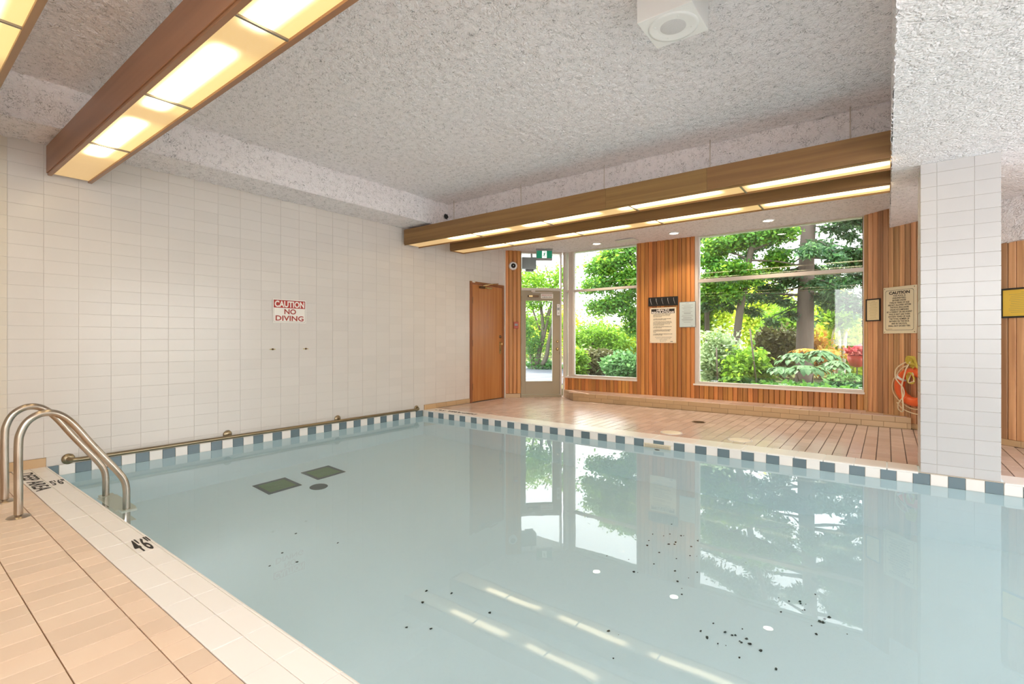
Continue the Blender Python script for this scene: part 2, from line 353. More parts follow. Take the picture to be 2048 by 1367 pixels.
def tube_mesh(name, pts, r, m, seg=12, closed=False, caps=True, radii=None):
    pts = [Vector(p) for p in pts]; n = len(pts); bm = bmesh.new(); rings = []
    prev = None
    for i, p in enumerate(pts):
        if closed: t = (pts[(i+1) % n] - pts[i-1])
        else: t = pts[min(i+1, n-1)] - pts[max(i-1, 0)]
        t.normalize()
        if prev is None:
            a = Vector((0, 0, 1)) if abs(t.z) < 0.9 else Vector((1, 0, 0)); u = t.cross(a).normalized()
        else:
            u = (prev - t*prev.dot(t)).normalized()
        prev = u; v = t.cross(u); rr = radii[i] if radii else r
        rings.append([bm.verts.new(p + (u*math.cos(2*PI*k/seg) + v*math.sin(2*PI*k/seg))*rr) for k in range(seg)])
    for i in range(n if closed else n-1):
        A, B = rings[i], rings[(i+1) % n]
        for k in range(seg): bm.faces.new((A[k], A[(k+1) % seg], B[(k+1) % seg], B[k]))
    if caps and not closed:
        bm.faces.new(rings[0][::-1]); bm.faces.new(rings[-1])
    return mesh_bm(name, bm, m, True)
def smooth_path(pts, n=6, closed=False):
    P = [Vector(p) for p in pts]; out = []; N_ = len(P); last = N_ if closed else N_-1
    for i in range(last):
        p0 = P[i-1] if (closed or i > 0) else P[0]; p1 = P[i]; p2 = P[(i+1) % N_]; p3 = P[(i+2) % N_] if (closed or i+2 < N_) else P[-1]
        for k in range(n):
            t = k/n
            out.append(0.5*((2*p1)+(-p0+p2)*t+(2*p0-5*p1+4*p2-p3)*t*t+(-p0+3*p1-3*p2+p3)*t**3))
    if not closed: out.append(P[-1])
    return out
def lathe_mesh(name, prof, m, seg=24, axis='Z'):
    bm = bmesh.new(); rings = []
    for r, z in prof:
        if r < 1e-6: rings.append([bm.verts.new((0, 0, z))])
        else: rings.append([bm.verts.new((r*math.cos(2*PI*k/seg), r*math.sin(2*PI*k/seg), z)) for k in range(seg)])
    for A, B in zip(rings, rings[1:]):
        for k in range(seg):
            if len(A) == 1 and len(B) == 1: continue
            if len(A) == 1: bm.faces.new((A[0], B[k], B[(k+1) % seg]))
            elif len(B) == 1: bm.faces.new((A[k], A[(k+1) % seg], B[0]))
            else: bm.faces.new((A[k], A[(k+1) % seg], B[(k+1) % seg], B[k]))
    bmesh.ops.recalc_face_normals(bm, faces=bm.faces)
    me = mesh_bm(name, bm, m, True)
    return me
def frame(O, U, V):
    """4x4 of a plane: local x along U, local y along V, local z out of the wall"""
    U = Vector(U).normalized(); V = Vector(V).normalized(); Nn = U.cross(V)
    return Matrix(((U.x, V.x, Nn.x, O[0]), (U.y, V.y, Nn.y, O[1]), (U.z, V.z, Nn.z, O[2]), (0, 0, 0, 1)))
_fonts = {}
def text_obj(name, s, size, m, parent, mtx, align='CENTER', bold=0.0, width=1.0, spacing=1.0, thick=0.0006, line=1.0, maxw=None, maxh=None):
    """lettering as thin raised mesh in the plane given by mtx (local x = reading direction)"""
    cu = bpy.data.curves.new(name, 'FONT'); cu.body = s; cu.size = size; cu.align_x = align; cu.align_y = 'CENTER'
    cu.offset = bold; cu.extrude = thick/2; cu.space_character = spacing; cu.space_line = line; cu.resolution_u = 3
    o = bpy.data.objects.new(name, cu); COL.objects.link(o)
    bpy.context.view_layer.update()
    me = bpy.data.meshes.new_from_object(o.evaluated_get(bpy.context.evaluated_depsgraph_get()))
    bpy.data.objects.remove(o); bpy.data.curves.remove(cu)
    me.name = name; me.materials.clear(); me.materials.append(m)
    co_ = np.zeros(len(me.vertices)*3); me.vertices.foreach_get('co', co_); co_ = co_.reshape(-1, 3)
    sx = width; sy = 1.0
    if maxw: sx = maxw/max(1e-6, co_[:, 0].max()-co_[:, 0].min())
    if maxh: sy = maxh/max(1e-6, co_[:, 1].max()-co_[:, 1].min())
    if maxw or maxh:
        cx = (co_[:, 0].max()+co_[:, 0].min())/2; cy = (co_[:, 1].max()+co_[:, 1].min())/2
        co_[:, 0] = (co_[:, 0]-cx)*sx; co_[:, 1] = (co_[:, 1]-cy)*sy
    else: co_[:, 0] *= sx
    me.vertices.foreach_set('co', co_.ravel())
    ob = link(name, me, parent); ob.matrix_local = mtx
    return ob

# ------------------------------------------------------------------ tiled surfaces
_tile_cache = {}
def tile_geo(w, h, t, ch):
    b = 0.0
    x0, x1, y0, y1 = -w/2, w/2, -h/2, h/2
    V = [(x0,y0,b),(x1,y0,b),(x1,y1,b),(x0,y1,b),(x0,y0,t-ch),(x1,y0,t-ch),(x1,y1,t-ch),(x0,y1,t-ch),
         (x0+ch,y0+ch,t),(x1-ch,y0+ch,t),(x1-ch,y1-ch,t),(x0+ch,y1-ch,t)]
    Fq = [(0,1,5,4),(1,2,6,5),(2,3,7,6),(3,0,4,7),(4,5,9,8),(5,6,10,9),(6,7,11,10),(7,4,8,11),(8,9,10,11)]
    return V, Fq
def tile_mesh(name, w, h, t, ch, m):
    key = (name, round(w, 3), round(h, 3), round(t, 4), m.name)
    if key not in _tile_cache:
        V, Fq = tile_geo(w, h, t, ch); me = bpy.data.meshes.new(name); me.from_pydata(V, [], Fq); me.materials.append(m)
        _tile_cache[key] = me
    return _tile_cache[key]
def lay(parent, mtx, rects, t=0.008, gap=0.006, ch=0.002, name='tile', limit=300, jit=0.0006, tilt=0.003):
    """rects: (u0, v0, u1, v1, material) in the plane of mtx; the pieces largest in view are objects, the rest one 'stuff' part"""
    items = []
    for u0, v0, u1, v1, m in rects:
        if u1-u0 < 0.012 or v1-v0 < 0.012: continue
        c = mtx @ Vector(((u0+u1)/2, (v0+v1)/2, 0)); q = proj(c)
        a = 0.0
        if q and -60 < q[0] < 2108 and -60 < q[1] < 1427:
            d = (c - Vector((CX, 0, CH))); a = (u1-u0)*(v1-v0)*abs(d.normalized().dot(mtx.col[2].xyz))/d.length_squared
        items.append((a, u0, v0, u1, v1, m))
    items.sort(key=lambda q: -q[0])
    for q in items[:limit]:
        a, u0, v0, u1, v1, m = q
        if a == 0.0: break
        me = tile_mesh(name, u1-u0-gap, v1-v0-gap, t, ch, m)
        o = bpy.data.objects.new(name, me); COL.objects.link(o); o.parent = parent
        o.matrix_local = mtx @ Matrix.Translation(((u0+u1)/2, (v0+v1)/2, random.uniform(-jit, jit))) @ Matrix.Rotation(random.uniform(-tilt, tilt), 4, 'X') @ Matrix.Rotation(random.uniform(-tilt, tilt), 4, 'Y')
    k = min(limit, sum(1 for q in items if q[0] > 0))
    rest = items[k:]
    if rest:
        Vs, Fs, mi, mats = [], [], [], []
        for a, u0, v0, u1, v1, m in rest:
            if m not in mats: mats.append(m)
            V, Fq = tile_geo(u1-u0-gap, v1-v0-gap, t, ch); b = len(Vs); dz = random.uniform(-jit, jit)
            Vs += [tuple(mtx @ Vector((x+(u0+u1)/2, y+(v0+v1)/2, z+dz))) for x, y, z in V]
            Fs += [tuple(i+b for i in f) for f in Fq]; mi += [mats.index(m)]*9
        me = bpy.data.meshes.new(name+'_field'); me.from_pydata(Vs, [], Fs)
        for m in mats: me.materials.append(m)
        me.polygons.foreach_set('material_index', mi)
        o = link(name+'_field', me, parent); o['kind'] = 'stuff'
def grid_rects(u0, u1, v0, v1, U, V, m, holes=(), ju=None, jv=None):
    """cut grid joints U, V (sorted lists) to a rectangle, skipping holes"""
    us = sorted({u0, u1, *[u for u in U if u0+0.015 < u < u1-0.015]}); vs_ = sorted({v0, v1, *[v for v in V if v0+0.015 < v < v1-0.015]})
    out = []
    for a, b in zip(us, us[1:]):
        for c, d in zip(vs_, vs_[1:]):
            parts = [(a, c, b, d)]
            for (h0, g0, h1, g1) in holes:
                nx = []
                for (p, q, r, s) in parts:
                    if r <= h0 or p >= h1 or s <= g0 or q >= g1: nx.append((p, q, r, s)); continue
                    if p < h0: nx.append((p, q, h0, s))
                    if r > h1: nx.append((h1, q, r, s))
                    P_, R_ = max(p, h0), min(r, h1)
                    if q < g0: nx.append((P_, q, R_, g0))
                    if s > g1: nx.append((P_, g1, R_, s))
                parts = nx
            out += [(*q, m) for q in parts]
    return out
def struct(name, bm, m, parent=None, **k):
    o = link(name, mesh_bm(name, bm, m), parent)
    if parent is None: o['kind'] = 'structure'
    return setp(o, **k)

P_ = 0.2274          # tile pitch along walls
R_ = 0.1112          # tile row height
SOF, CEI, BULK, BEAM = 2.735, 3.05, 2.7156, 2.49
YN, YF = 0.9408, 5.189      # pool edges
ZW = -0.09

# ================================================================== LEFT WALL (X = 0)
bm = bmesh.new()
DY0, DY1, DZ = 6.262, 7.192, 2.085
bbox(bm, -0.2, -1.7, -1.6, -0.008, DY0, 3.2)
bbox(bm, -0.2, DY0, DZ, -0.008, DY1, 3.2)
bbox(bm, -0.2, DY0, -0.3, -0.008, DY1, 0.0)
bbox(bm, -0.2, DY1, -0.3, -0.008, 7.23, 3.2)
wall_left = struct('wall_left', bm, M['grout_white'], label='long wall of white glazed tiles beside the pool')
U = [0.9174 + P_*k for k in range(-14, 29)]
V = [0.077] + [0.077 + R_*k for k in range(1, 26)]
mL = frame((-0.008, 0, 0), (0, 1, 0), (0, 0, 1))     # normal = +X
rects = grid_rects(0.70, 7.215, 0.077, BULK+0.03, U, V, M['tile_white'], holes=[(DY0, -1, DY1, DZ)])
rects += grid_rects(YN-0.008, YF+0.03, 0.0, 0.077, U, [], M['tile_white'])
lay(wall_left, mL, rects, t=0.003, gap=0.0022, ch=0.0008, name='wall_tile')
# slightly proud pilaster at the near end of the wall
bm = bmesh.new(); bbox(bm, -0.008, -1.7, 0.0, 0.004, 0.70, 3.1)
pil = struct('wall_pilaster', bm, M['grout_white'], label='pilaster of cream tiles at the left edge', kind='structure')
M['tile_pil'] = mat('tile_pilaster', (0.66, 0.60, 0.51), 0.25, var=0.02)
lay(pil, frame((0.004, 0, 0), (0, 1, 0), (0, 0, 1)), grid_rects(-1.7, 0.70, 0.0, 2.9, U, V, M['tile_pil']), t=0.003, gap=0.0022, ch=0.0008, name='wall_tile')
# tan skirting on the deck parts of the left wall
for nm, a, b in (('baseboard_left', -0.4, 0.932), ('baseboard_left.001', YF+0.03, DY0-0.005)):
    bm = bmesh.new(); bbox(bm, -0.008, a, 0.0, 0.002, b, 0.076)
    bb = struct(nm, bm, M['grout_tan'])
    lay(bb, frame((0.002, 0, 0), (0, 1, 0), (0, 0, 1)), grid_rects(a, b, 0, 0.077, U, [], M['tile_tan']), t=0.008, gap=0.003, name='skirting_tile')
box_obj('trim_1', (-0.01, 7.205, 0.0), (0.02, 7.235, SOF), M['alum_light'])['kind'] = 'structure'

# ================================================================== POOL SHELL AND WATERLINE TILES
XR = 9.4
bm = bmesh.new()
ZB = -1.46
bbox(bm, -0.2, YN-0.25, ZB-0.2, XR, YF+0.25, ZB)                 # floor
pf = struct('pool_floor', bm, M['plaster_floor'], label='pale plaster floor of the pool', kind='structure')
bm = bmesh.new()
bbox(bm, -0.2, YN-0.25, ZB, XR, YN+0.0, -0.03)
bbox(bm, -0.0, YF+0.008, ZB, XR, YF+0.25, -0.0)
bbox(bm, XR-0.1, YN, ZB, XR+0.1, YF+0.008, -0.03)
bbox(bm, -0.006, YN, ZB, 0.0, YF+0.008, -0.112)
pw = struct('pool_wall', bm, M['plaster'], label='plastered side walls of the pool', kind='structure')
for x in (1.6, 3.4, 5.2, 7.0, 8.6):      # unseen lamps added under water to brighten pool and ceiling
    o = link('added_pool_light', lathe_mesh('added_pool_light', [(0.0, 0.010), (0.09, 0.010), (0.12, 0.012), (0.13, 0.0)], M['white_plastic'], 24), pw, (x, YN, -0.6)); o.rotation_euler = (-PI/2, 0, 0)
    ld = bpy.data.lights.new('added_pool_lamp', 'AREA'); ld.shape = 'DISK'; ld.size = 0.24; ld.energy = 1.5; ld.color = (1.0, 0.95, 0.95)
    lo = bpy.data.objects.new('added_pool_lamp', ld); COL.objects.link(lo); lo.parent = o; lo.location = (0, 0, 0.02); lo.rotation_euler = (PI, 0, 0)
# far edge band; joints measured along the edge
fj = [0.04 + 0.1093*k for k in range(200)]
meas = [1000+v/6.827 for v in (103,196,288,388,482,582,684,790,893,1003,1112,1228,1340,1460,1582,1706,1832,1965)]
meas += [1300+v/6.827 for v in (48,190,328,473,617,772,922,1086,1248,1420,1586,1765,1950)]
meas += [1560+v/6.827 for v in (360,545,748,946,1160,1370,1590)] + [1780+v/7.59 for v in (345,610,880,1145,1440,1725,2020)]
X = [onY(v, 880, YF).x for v in meas]
step = 0.1085
pre = []; x = X[0]
while x > 0.06: x -= step; pre.append(x)
X = sorted([max(p, 0.0) for p in pre]) + X
par = (len(pre)) % 2            # tile starting at measured X[0] is blue
n0 = len(X)
while X[-1] < XR: X.append(X[-1]+0.108)
band = empty('pool_border_far', kind='structure', label='blue and white waterline tiles under the far deck edge')
SK0, SK1 = 3.543, 3.842
rects = []
for i in range(len(X)-1):
    m = M['tile_blue'] if (i % 2) == par else M['tile_cream']
    a, b = X[i], X[i+1]
    if b-a < 0.02: continue
    for (p, q, r, s) in ([(a, -0.112, b, -0.004)] if (b <= SK0 or a >= SK1) else [(a, -0.052, b, -0.004)] + ([(a, -0.112, SK0, -0.052)] if a < SK0 else []) + ([(SK1, -0.112, b, -0.052)] if b > SK1 else [])):
        rects.append((p, q, r, s, m))
bx = link('grout', mesh_bm('grout', (lambda bm: (bbox(bm, 0, YF, -0.12, XR, YF+0.01, 0.0), bm)[1])(bmesh.new()), M['grout_cream']), band)
lay(band, frame((0, YF, 0), (1, 0, 0), (0, 0, 1)), rects, t=0.008, gap=0.003, name='border_tile')
bandl = empty('pool_border_left', kind='structure', label='blue and white waterline tiles along the left wall')
rects = []; y = YN; k = 0
ys = [YN, 1.013]
while ys[-1] < YF-0.05: ys.append(ys[-1]+0.1091)
ys[-1] = YF
for a, b in zip(ys, ys[1:]):
    rects.append((a, -0.112, b, -0.003, M['tile_blue'] if k % 2 == 0 else M['tile_cream'])); k += 1
lay(bandl, mL @ Matrix.Translation((0, 0, 0.0)), rects, t=0.009, gap=0.003, name='border_tile')
# water: one sheet, real refraction
bm = bmesh.new()
nx_, ny_ = 2, 2
vv = [bm.verts.new(p) for p in ((0.0, YN-0.005, ZW), (XR-0.1, YN-0.005, ZW), (XR-0.1, YF, ZW), (0.0, YF, ZW))]
bm.faces.new(vv)
wat = link('pool_water', mesh_bm('pool_water', bm, M['water']))
setp(wat, 'still pale turquoise water filling the indoor pool', 'water', kind='stuff')

# ================================================================== DECKS
# near deck: beige tiles, then two rows of cream coping and a bullnose
bm = bmesh.new(); bbox(bm, -0.2, -1.7, -0.35, XR+0.2, YN-0.02, -0.007)
floor_near = struct('floor', bm, M['grout_brown'], label='near deck of beige tiles in the lower left')
mF = frame((0, 0, -0.007), (1, 0, 0), (0, 1, 0))
UX = [0.000 + 0.1115*k for k in range(0, 90)]
off = (2.548 % 0.1115)
UX = [off + 0.1115*k for k in range(-1, 90)]
VY = [0.397-0.2222*k for k in range(0, 11)] + [0.619]
lay(floor_near, mF, grid_rects(0.02, XR, -1.7, 0.7205, UX, VY, M['tile_beige']), t=0.007, gap=0.004, ch=0.0012, name='deck_tile', tilt=0.0012, jit=0.0004)
bm = bmesh.new(); bbox(bm, 0.0, 0.722, -0.034, XR, YN-0.004, -0.004)
cop = struct('coping', bm, M['grout_cream'], label='cream tiled edge of the near deck with black depth markings', kind='structure')
UC = [3.366+0.2256*k for k in range(-15, 28)]
lay(cop, frame((0, 0, -0.004), (1, 0, 0), (0, 1, 0)), grid_rects(0.0, XR, 0.7205, 0.924, UC, [0.8305], M['tile_coping']), t=0.0055, gap=0.003, ch=0.001, name='coping_tile', tilt=0.001)
for i in range(len(UC)-1):     # rounded nose tiles
    a, b = max(UC[i], 0.0), min(UC[i+1], XR)
    if b-a < 0.02: continue
    bm = bmesh.new(); prof = [(0.924, -0.03), (0.9408, -0.026), (0.9408, -0.008), (0.937, -0.001), (0.930, 0.0015), (0.9245, 0.0015)]
    A = [bm.verts.new((a+0.0015, y, z)) for y, z in prof]; B = [bm.verts.new((b-0.0015, y, z)) for y, z in prof]
    for j in range(len(prof)): bm.faces.new((A[j], A[(j+1) % 6], B[(j+1) % 6], B[j]))
    bm.faces.new(A[::-1]); bm.faces.new(B)
    bmesh.ops.recalc_face_normals(bm, faces=bm.faces)
    link('nose_tile', mesh_bm('nose_tile', bm, M['tile_coping']), cop)
# far deck
FY0, FY1 = 5.462, 7.60
DA = (5.42, 8.10); DB = (6.75, 6.97)          # diagonal cedar wall on the right
def diagY(x): return DA[1] + (x-DA[0])*(DB[1]-DA[1])/(DB[0]-DA[0])
bm = bmesh.new(); bbox(bm, -0.2, YF+0.012, -0.3, XR+0.3, 8.3, -0.006)
floor_far = struct('floor.001', bm, M['grout_dark'], label='far deck of rosy brown tiles below the windows')
ux = [4.93-0.1098*k for k in range(0, 50)] + [4.93+0.1098*k for k in range(1, 45)]
ux = sorted(u for u in ux if u > -0.1)
rects = []
DRX, DRY = 3.711, 6.60
for i, (a, b) in enumerate(zip(ux, ux[1:])):
    a = max(a, 0.02)
    if b-a < 0.03: continue
    y = FY0 - random.choice([0, 0.0556, 0.111, 0.1667]); 
    ym = 7.60 if 1.2 < (a+b)/2 < 5.9 else 8.1
    while y < ym:
        c, d = max(y, FY0), min(y+0.2222, ym); y += 0.2222
        xm = (a+b)/2
        if d-c < 0.03: continue
        if xm > DA[0] and d > diagY(xm)-0.01: d = diagY(xm)-0.015
        if xm < 0.80 and d > 7.23+xm: d = 7.23+xm-0.01
        if d-c < 0.03 or xm > 7.6: continue
        if (5.88 < xm < 6.36 and c < 5.6): continue
        rects.append((a, c, b, d, M['tile_pink']))
lay(floor_far, frame((0, 0, -0.006), (1, 0, 0), (0, 1, 0)), rects, t=0.006, gap=0.0065, ch=0.0015, name='deck_tile', tilt=0.004, jit=0.0008)
# far coping: one row of cream tiles with a small nose
cof = empty('coping_far', kind='structure', label='single row of cream tiles along the far pool edge')
uc = [4.988+0.2262*k for k in range(-22, 20)]
rects = [(max(a, 0.0), YF+0.012, min(b, XR), FY0, M['tile_cream']) for a, b in zip(uc, uc[1:]) if b > 0.03]
rects = [q for q in rects if not (q[0] < 6.37 and q[2] > 5.88)] + [(5.67, YF+0.012, 5.872, FY0, M['tile_cream']), (6.37, YF+0.012, 6.57, FY0, M['tile_cream'])]
rects = [(a, b, (5.67 if (a < 5.67 < c and c < 5.9) else c), d, m) for a, b, c, d, m in rects if not (5.67 < a < 5.87 and c > 5.88)]
lay(cof, frame((0, 0, -0.006), (1, 0, 0), (0, 1, 0)), rects, t=0.0075, gap=0.003, name='coping_tile', tilt=0.001)
for q in rects:
    bm = bmesh.new(); bbox(bm, q[0]+0.0015, YF-0.012, -0.014, q[2]-0.0015, YF+0.0125, 0.0015, bev=0.004)
    link('nose_tile', mesh_bm('nose_tile', bm, M['tile_cream']), cof)

# ================================================================== COLUMN
bm = bmesh.new(); bbox(bm, 5.893, YF+0.01, -0.3, 6.347, YF+0.46, 2.55)
colm = struct('column', bm, M['grout_white'], kind='structure', label='square column of white tiles at the pool edge')
cu_ = [5.986-0.22, 5.986, 6.206, 6.426]; cv = [0.077+R_*k for k in range(0, 25)]
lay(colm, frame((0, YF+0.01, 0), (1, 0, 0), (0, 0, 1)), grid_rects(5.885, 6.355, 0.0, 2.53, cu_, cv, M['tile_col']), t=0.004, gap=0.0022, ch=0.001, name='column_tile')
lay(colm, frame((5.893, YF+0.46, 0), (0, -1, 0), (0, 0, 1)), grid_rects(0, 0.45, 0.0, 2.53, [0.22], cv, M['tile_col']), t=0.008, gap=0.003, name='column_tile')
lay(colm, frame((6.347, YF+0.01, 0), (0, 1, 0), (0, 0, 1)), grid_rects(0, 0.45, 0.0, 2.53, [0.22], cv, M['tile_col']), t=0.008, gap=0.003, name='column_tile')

# ================================================================== BENCH LEDGE
BZ, BX0, BX1 = 0.142, 1.237, 5.90
bl = bmesh.new()
poly = [(BX0, FY1+0.02), (5.895, FY1+0.02), (5.895, diagY(5.895)+0.1), (5.42, 8.16), (0.84, 8.16), (0.78, 8.05)]
bot = [bl.verts.new((x, y, -0.02)) for x, y in poly]; top = [bl.verts.new((x, y, BZ-0.006)) for x, y in poly]
for i in range(6): bl.faces.new((bot[i], bot[(i+1) % 6], top[(i+1) % 6], top[i]))
bl.faces.new(top); bl.faces.new(bot[::-1])
bench = struct('ledge', bl, M['grout_tan'], kind='structure', label='low tiled ledge running under the windows')
fu = [BX0+0.1+0.2262*k for k in range(0, 24)]
r1 = [(max(a, BX0), 0.0, min(b, BX1), 0.071, M['tile_tan']) for a, b in zip([BX0]+fu, fu) if a < BX1]
r1 += [(max(a, BX0), 0.071, min(b, BX1), BZ-0.004, M['tile_tan']) for a, b in zip([BX0]+[f+0.113 for f in fu], [f+0.113 for f in fu]) if a < BX1]
lay(bench, frame((0, FY1+0.02, 0), (1, 0, 0), (0, 0, 1)), r1, t=0.008, gap=0.003, name='ledge_tile', tilt=0.002)
r2 = [(max(a, BX0-0.1), 0.0, min(b, 5.88), 0.225, M['tile_pink']) for a, b in zip([BX0-0.1]+fu, fu) if a < 5.86]
r2 += [(max(a, 0.95), 0.225, min(b, 5.45), 0.44, M['tile_pink']) for a, b in zip([0.95]+[f-0.1 for f in fu], [f-0.1 for f in fu]) if a < 5.44]
r2 = [(a, b, c, min(d, diagY(c)-FY1-0.025) if c > 5.42 else d, m) for a, b, c, d, m in r2]
lay(bench, frame((0, FY1+0.015, BZ-0.006), (1, 0, 0), (0, 1, 0)), r2, t=0.006, gap=0.003, name='ledge_tile', tilt=0.004)
q0 = Vector((BX0, FY1+0.02, 0)); q1 = Vector((0.78, 8.05, 0)); Lq = (q1-q0).length
lay(bench, frame(q1, (q0-q1), (0, 0, 1)), [(Lq*k/3, z0, Lq*(k+1)/3, z1, M['tile_tan']) for k in range(3) for z0, z1 in ((0, 0.071), (0.071, 0.138))], t=0.006, gap=0.003, name='ledge_tile')

# ================================================================== BACK WALLS: boards
WY = 8.08
def boards(parent, A, B, z0, z1, n=None, wd=0.0705, m=None, off=0.0, t=0.016, limit=300):
    A = Vector((*A, 0)); B = Vector((*B, 0)); L = (B-A).length; n = n or max(1, round(L/wd)); w_ = L/n
    fm = frame(A, B-A, (0, 0, 1))
    key = ('board', round(w_, 4), round(z1-z0, 3), m.name)
    if key not in _tile_cache:
        V, Fq = tile_geo(w_-0.006, z1-z0, t, 0.005); me = bpy.data.meshes.new('board')
        me.from_pydata(V, [], Fq); me.materials.append(m); _tile_cache[key] = me
    for i in range(n):
        o = bpy.data.objects.new('board', _tile_cache[key]); COL.objects.link(o); o.parent = parent
        o.matrix_local = fm @ Matrix.Translation(((i+0.5)*w_, (z0+z1)/2, off+random.uniform(-0.001, 0.001)))
# left diagonal: narrow board strip then the glass door
A0 = (0.0, 7.23); A1 = (0.212, 7.442); A2 = (0.765, 7.995)
bm = bmesh.new()
fmD = frame((A0[0], A0[1], 0), (1, 1, 0), (0, 0, 1))
def bboxM(bm, mtx, lo, hi, mi=0):
    n0 = len(bm.verts); bbox(bm, *lo, *hi, mi=mi); bm.verts.ensure_lookup_table()
    bmesh.ops.transform(bm, matrix=mtx, verts=bm.verts[n0:])
bboxM(bm, fmD, (-0.02, -0.1, -0.15), (0.30, 3.1, -0.001))
wall_corner = struct('wall_corner', bm, M['wood_gap'], label='narrow angled cedar strip beside the emergency door')
boards(wall_corner, A0, A1, 0.075, SOF+0.02, n=4, m=M['cedar'])
bm = bmesh.new(); bboxM(bm, fmD, (0.0, 0.0, 0.0), (0.29, 0.072, 0.022))
struct('baseboard_corner', bm, M['tile_tan'])
# window wall
bm = bmesh.new()
bbox(bm, 0.80, WY+0.001, -0.2, DA[0]+0.05, WY+0.14, 0.365)       # below the windows
bbox(bm, 2.235, WY+0.001, 0.3, 3.215, WY+0.14, 3.1)              # between the windows
bbox(bm, 0.70, WY+0.001, SOF, DA[0]+0.05, WY+0.14, 3.1)          # above the heads
wall_back = struct('wall_back', bm, M['wood_gap'], label='window wall lined with vertical cedar boards')
boards(wall_back, (0.79, WY), (2.235, WY), BZ-0.01, 0.365, m=M['cedar'])
boards(wall_back, (2.235, WY), (3.215, WY), BZ-0.01, SOF+0.02, n=14, m=M['cedar'])
boards(wall_back, (3.215, WY), (5.42, WY), BZ-0.01, 0.352, m=M['cedar'])
# diagonal wall on the right
dv = Vector((DB[0]-DA[0], DB[1]-DA[1], 0)); du = dv.normalized()
DC = (DA[0]+du.x*3.1, DA[1]+du.y*3.1)
bm = bmesh.new(); fmR = frame((*DA, 0), dv, (0, 0, 1)); bboxM(bm, fmR, (-0.02, -0.2, -0.16), (3.2, 3.1, -0.001))
wall_right = struct('wall_right', bm, M['wood_gap'], label='angled cedar board wall behind the column')
boards(wall_right, DA, DC, 0.062, 2.80, wd=0.0705, m=M['cedar_right'])
bm = bmesh.new(); bboxM(bm, fmR, (0.60, 0.0, 0.0), (3.1, 0.062, 0.02))
bbr = struct('baseboard_right', bm, M['grout_tan'])
lay(bbr, fmR @ Matrix.Translation((0, 0, 0.02)), grid_rects(0.60, 3.1, 0.0, 0.064, [0.6+P_*k for k in range(12)], [], M['tile_tan']), t=0.007, gap=0.003, name='skirting_tile')

# rest of the room shell (out of view): walls with openings added for fill daylight
bm = bmesh.new(); bbox(bm, -0.2, -1.9, -0.3, 4.4, -1.7, 3.2); bbox(bm, 4.4, -1.9, 2.7, XR+0.4, -1.7, 3.2); bbox(bm, 4.4, -1.9, -0.3, XR+0.4, -1.7, 0.9)
struct('wall_front', bm, M['paint_wall'])
bm = bmesh.new(); bbox(bm, XR+0.2, -1.9, -0.3, XR+0.4, 8.3, 0.1); bbox(bm, XR+0.2, -1.9, 2.35, XR+0.4, 8.3, 3.2)
bbox(bm, XR+0.2, 0.5, 0.0, XR+0.4, 3.1, 2.7)  # solid stretch added to keep glare off the glass door
for y in (-1.9, 5.0): bbox(bm, XR+0.2, y, 0.0, XR+0.4, y+0.12, 2.7)
struct('wall_end', bm, M['paint_wall'])

# ================================================================== CEILINGS (sprayed stucco, displaced)
def vnoise(x, y, seed, scale):
    r = np.random.default_rng(seed); T = r.random((257, 257))
    X_, Y_ = x/scale, y/scale; xi = np.floor(X_).astype(int); yi = np.floor(Y_).astype(int)
    fx = X_-xi; fy = Y_-yi; fx = fx*fx*(3-2*fx); fy = fy*fy*(3-2*fy); xi %= 256; yi %= 256
    return (T[xi, yi]*(1-fx)+T[xi+1, yi]*fx)*(1-fy) + (T[xi, yi+1]*(1-fx)+T[xi+1, yi+1]*fx)*fy
def stucco(name, O, U, V, lu, lv, seed, parent=None, res=0.02, amp=0.012, label=None, edge=0.006):
    """bumpy sprayed surface; normal U x V points into the room"""
    U = np.array(Vector(U).normalized()); V = np.array(Vector(V).normalized()); Nn = np.cross(U, V)
    nu, nv = max(2, int(lu/res)), max(2, int(lv/res))
    gu, gv = np.meshgrid(np.linspace(0, lu, nu+1), np.linspace(0, lv, nv+1), indexing='ij')
    wob = (vnoise(gu+5, gv+9, seed+7, 0.06)-0.5)*0.05; wob2 = (vnoise(gu+3, gv+2, seed+8, 0.06)-0.5)*0.05
    a = vnoise(gu+wob, gv+wob2, seed, 0.055); b = vnoise(gu+wob2, gv-wob, seed+1, 0.028)
    h = amp*(1.0*(1-np.abs(2*a-1)) + 0.7*(1-np.abs(2*b-1)) - 0.9) + 0.01*(vnoise(gu, gv, seed+3, 0.5)-0.5)
    jit = (rng.random(gu.shape)-0.5)*res*0.35
    Pn = np.array(O)[None, None, :] + (gu+jit)[..., None]*U + gv[..., None]*V + h[..., None]*Nn
    co_ = Pn.reshape(-1, 3); idx = np.arange((nu+1)*(nv+1)).reshape(nu+1, nv+1)
    f = np.stack([idx[:-1, :-1], idx[1:, :-1], idx[1:, 1:], idx[:-1, 1:]], -1).reshape(-1, 4)
    me = bpy.data.meshes.new(name); me.vertices.add(len(co_)); me.vertices.foreach_set('co', co_.ravel())
    me.loops.add(f.size); me.loops.foreach_set('vertex_index', f.ravel().astype(np.int32))
    me.polygons.add(len(f)); me.polygons.foreach_set('loop_start', (np.arange(len(f))*4).astype(np.int32))
    me.polygons.foreach_set('loop_total', np.full(len(f), 4, np.int32)); me.update(calc_edges=True); me.validate()
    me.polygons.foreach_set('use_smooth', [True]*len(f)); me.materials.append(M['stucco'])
    o = link(name, me, parent)
    if parent is None: o['kind'] = 'structure'
    return setp(o, label)
XB, YS = 0.55, 5.17
